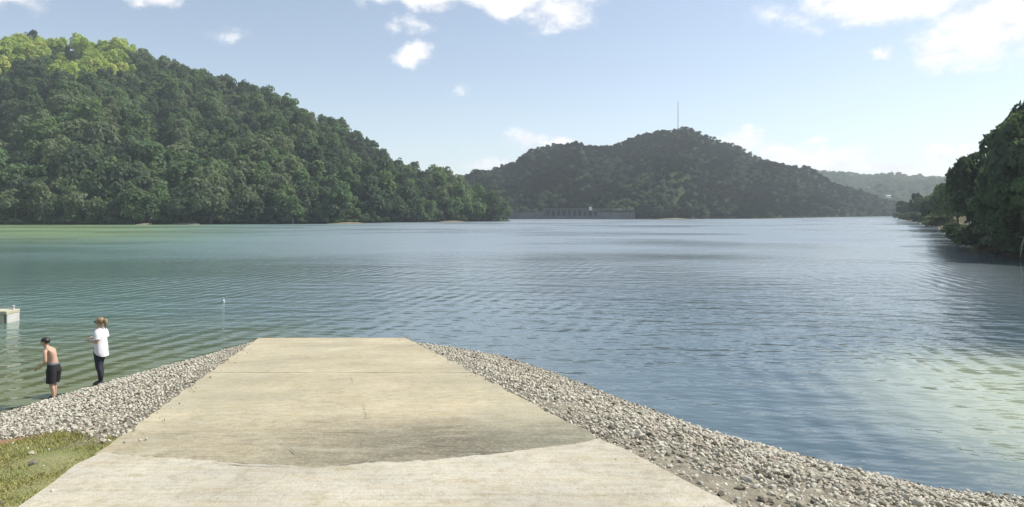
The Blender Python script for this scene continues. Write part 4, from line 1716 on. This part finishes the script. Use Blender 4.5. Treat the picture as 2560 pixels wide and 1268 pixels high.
def make_boy():
    root = empty('person', (-10.2, 14.85, 0.10), R(-3))
    tag(root, 'boy in black shorts leaning forward at the water with an arm held out', 'person')
    P_ = [('pelvis', (.0, 0, .76), (.10, .115), None), ('belly', (-.015, 0, .88), (.085, .10), 'pelvis'), ('chest', (-.07, 0, 1.04), (.095, .125), 'belly'),
          ('collar', (-.12, 0, 1.145), (.05, .05), 'chest'), ('neck', (-.155, 0, 1.19), .042, 'collar'), ('jaw', (-.195, 0, 1.235), (.055, .054), 'neck'),
          ('face', (-.205, 0, 1.295), (.082, .070), 'jaw'), ('crown', (-.20, 0, 1.355), (.072, .066), 'face'), ('nose', (-.295, 0, 1.265), .013, 'face')]
    for s, nm in ((1, 'l'), (-1, 'r')):
        lead = -.05 if s > 0 else .06
        P_ += [('hip' + nm, (.005, .075 * s, .70), (.078, .075), 'pelvis'), ('knee' + nm, (-.03 + lead * .6, .085 * s, .39), (.050, .048), 'hip' + nm),
               ('calf' + nm, (.0 + lead * .8, .085 * s, .28), (.046, .043), 'knee' + nm), ('ankle' + nm, (.01 + lead, .085 * s, .08), .032, 'calf' + nm),
               ('toe' + nm, (-.11 + lead, .095 * s, .03), .03, 'ankle' + nm),
               ('clavicle' + nm, (-.11, .085 * s, 1.135), .045, 'collar'),
               ('shoulder' + nm, (-.095, .145 * s, 1.105), .045, 'clavicle' + nm)]
    P_ += [('elbowl', (-.13, .175, .90), .034, 'shoulderl'), ('wristl', (-.30, .135, .80), .024, 'elbowl'),
           ('elbowr', (-.045, -.19, .90), .034, 'shoulderr'), ('wristr', (-.20, -.15, .77), .024, 'elbowr')]
    V, E, ix = body(P_, SKIN2, root)
    hand(V, E, ix['wristl'], (-.30, .135, .80), (-1, -.1, -.12), (0, 0, 1), -1, .92, .3)
    hand(V, E, ix['wristr'], (-.20, -.15, .77), (-1, .1, -.35), (0, 0, 1), 1, .92, .5)
    figure('body', V, E, SKIN2, root)
    bm = bmesh.new()
    zloft(bm, [(-.005, 0, .66, .125, .165), (.0, 0, .74, .122, .150), (-.003, 0, .80, .110, .132), (-.005, 0, .825, .106, .126)], 16, (False, False))
    for s in (1, -1):
        lead = -.05 if s > 0 else .06
        tube(bm, [(.0, .078 * s, .72), (-.005 + lead * .3, .088 * s, .58), (-.02 + lead * .5, .095 * s, .41)], [(.112, .085), (.108, .090), (.100, .088)], 14, False)
    for v in bm.verts:
        v.co.x += .01 * noise.noise(v.co * 15)
    sh = link('shorts', from_bm('shorts', bm, SHORT, True), root)
    bm = bmesh.new()
    zloft(bm, [(-.005, 0, .815, .112, .132), (-.005, 0, .85, .108, .128)], 16, (False, False))
    link('waistband', from_bm('waistband', bm, BAND, True), sh)
    bm = bmesh.new()
    box(bm, (-.094, -.150, .50), (.022, .075, .085), Matrix.Rotation(R(45), 4, 'Z'))
    bevel(bm, .006)
    link('patch', from_bm('patch', bm, PATCH), sh)
    for s in (1, -1):
        lead = -.05 if s > 0 else .06
        bm = bmesh.new()
        zloft(bm, [(-.04 + lead, .09 * s, 0, .115, .043), (-.04 + lead, .09 * s, .03, .117, .045), (-.03 + lead, .09 * s, .065, .09, .043), (.01 + lead, .086 * s, .10, .045, .040)], 14)
        link('shoe', from_bm('shoe', bm, SHOE, True), root)
    bm = bmesh.new()
    bmesh.ops.create_icosphere(bm, subdivisions=3, radius=1, matrix=Matrix.Translation((-.188, 0, 1.325)) @ Matrix.Diagonal((.094, .083, .085, 1)))
    for v in list(bm.verts):
        if v.co.z < 1.32 and v.co.x < -.17 or v.co.z < 1.27:
            bm.verts.remove(v)
    for v in bm.verts:
        v.co += (v.co - Vector((-.188, 0, 1.325))) * .16 * noise.noise(v.co * 38)
    link('hair', from_bm('hair', bm, HAIR_B, True), root)
    bm = bmesh.new()
    for s in (1, -1):
        bmesh.ops.create_icosphere(bm, subdivisions=1, radius=.010, matrix=Matrix.Translation((-.281, .028 * s, 1.295)))
    link('eyes', from_bm('eyes', bm, GLASS), root)


make_boy()

# ------------------------------------------------------------------ air
hz = bpy.data.materials.new('haze_air')
hz.use_nodes = True
nt = hz.node_tree
nt.nodes.remove(nt.nodes['Principled BSDF'])
pv = nt.nodes.new('ShaderNodeVolumePrincipled')
pv.inputs['Color'].default_value = (.82, .88, .95, 1)
pv.inputs['Density'].default_value = 0.00027
pv.inputs['Anisotropy'].default_value = 0.2
nt.links.new(pv.outputs[0], nt.nodes['Material Output'].inputs['Volume'])
bm = bmesh.new()
zb = -60.0
box(bm, (0, 1200, (zb + 170) / 2), (3400, 2800, 170 - zb))
tag(link('haze', from_bm('haze', bm, hz)), 'thin bluish air over the lake', None, None, 'stuff')
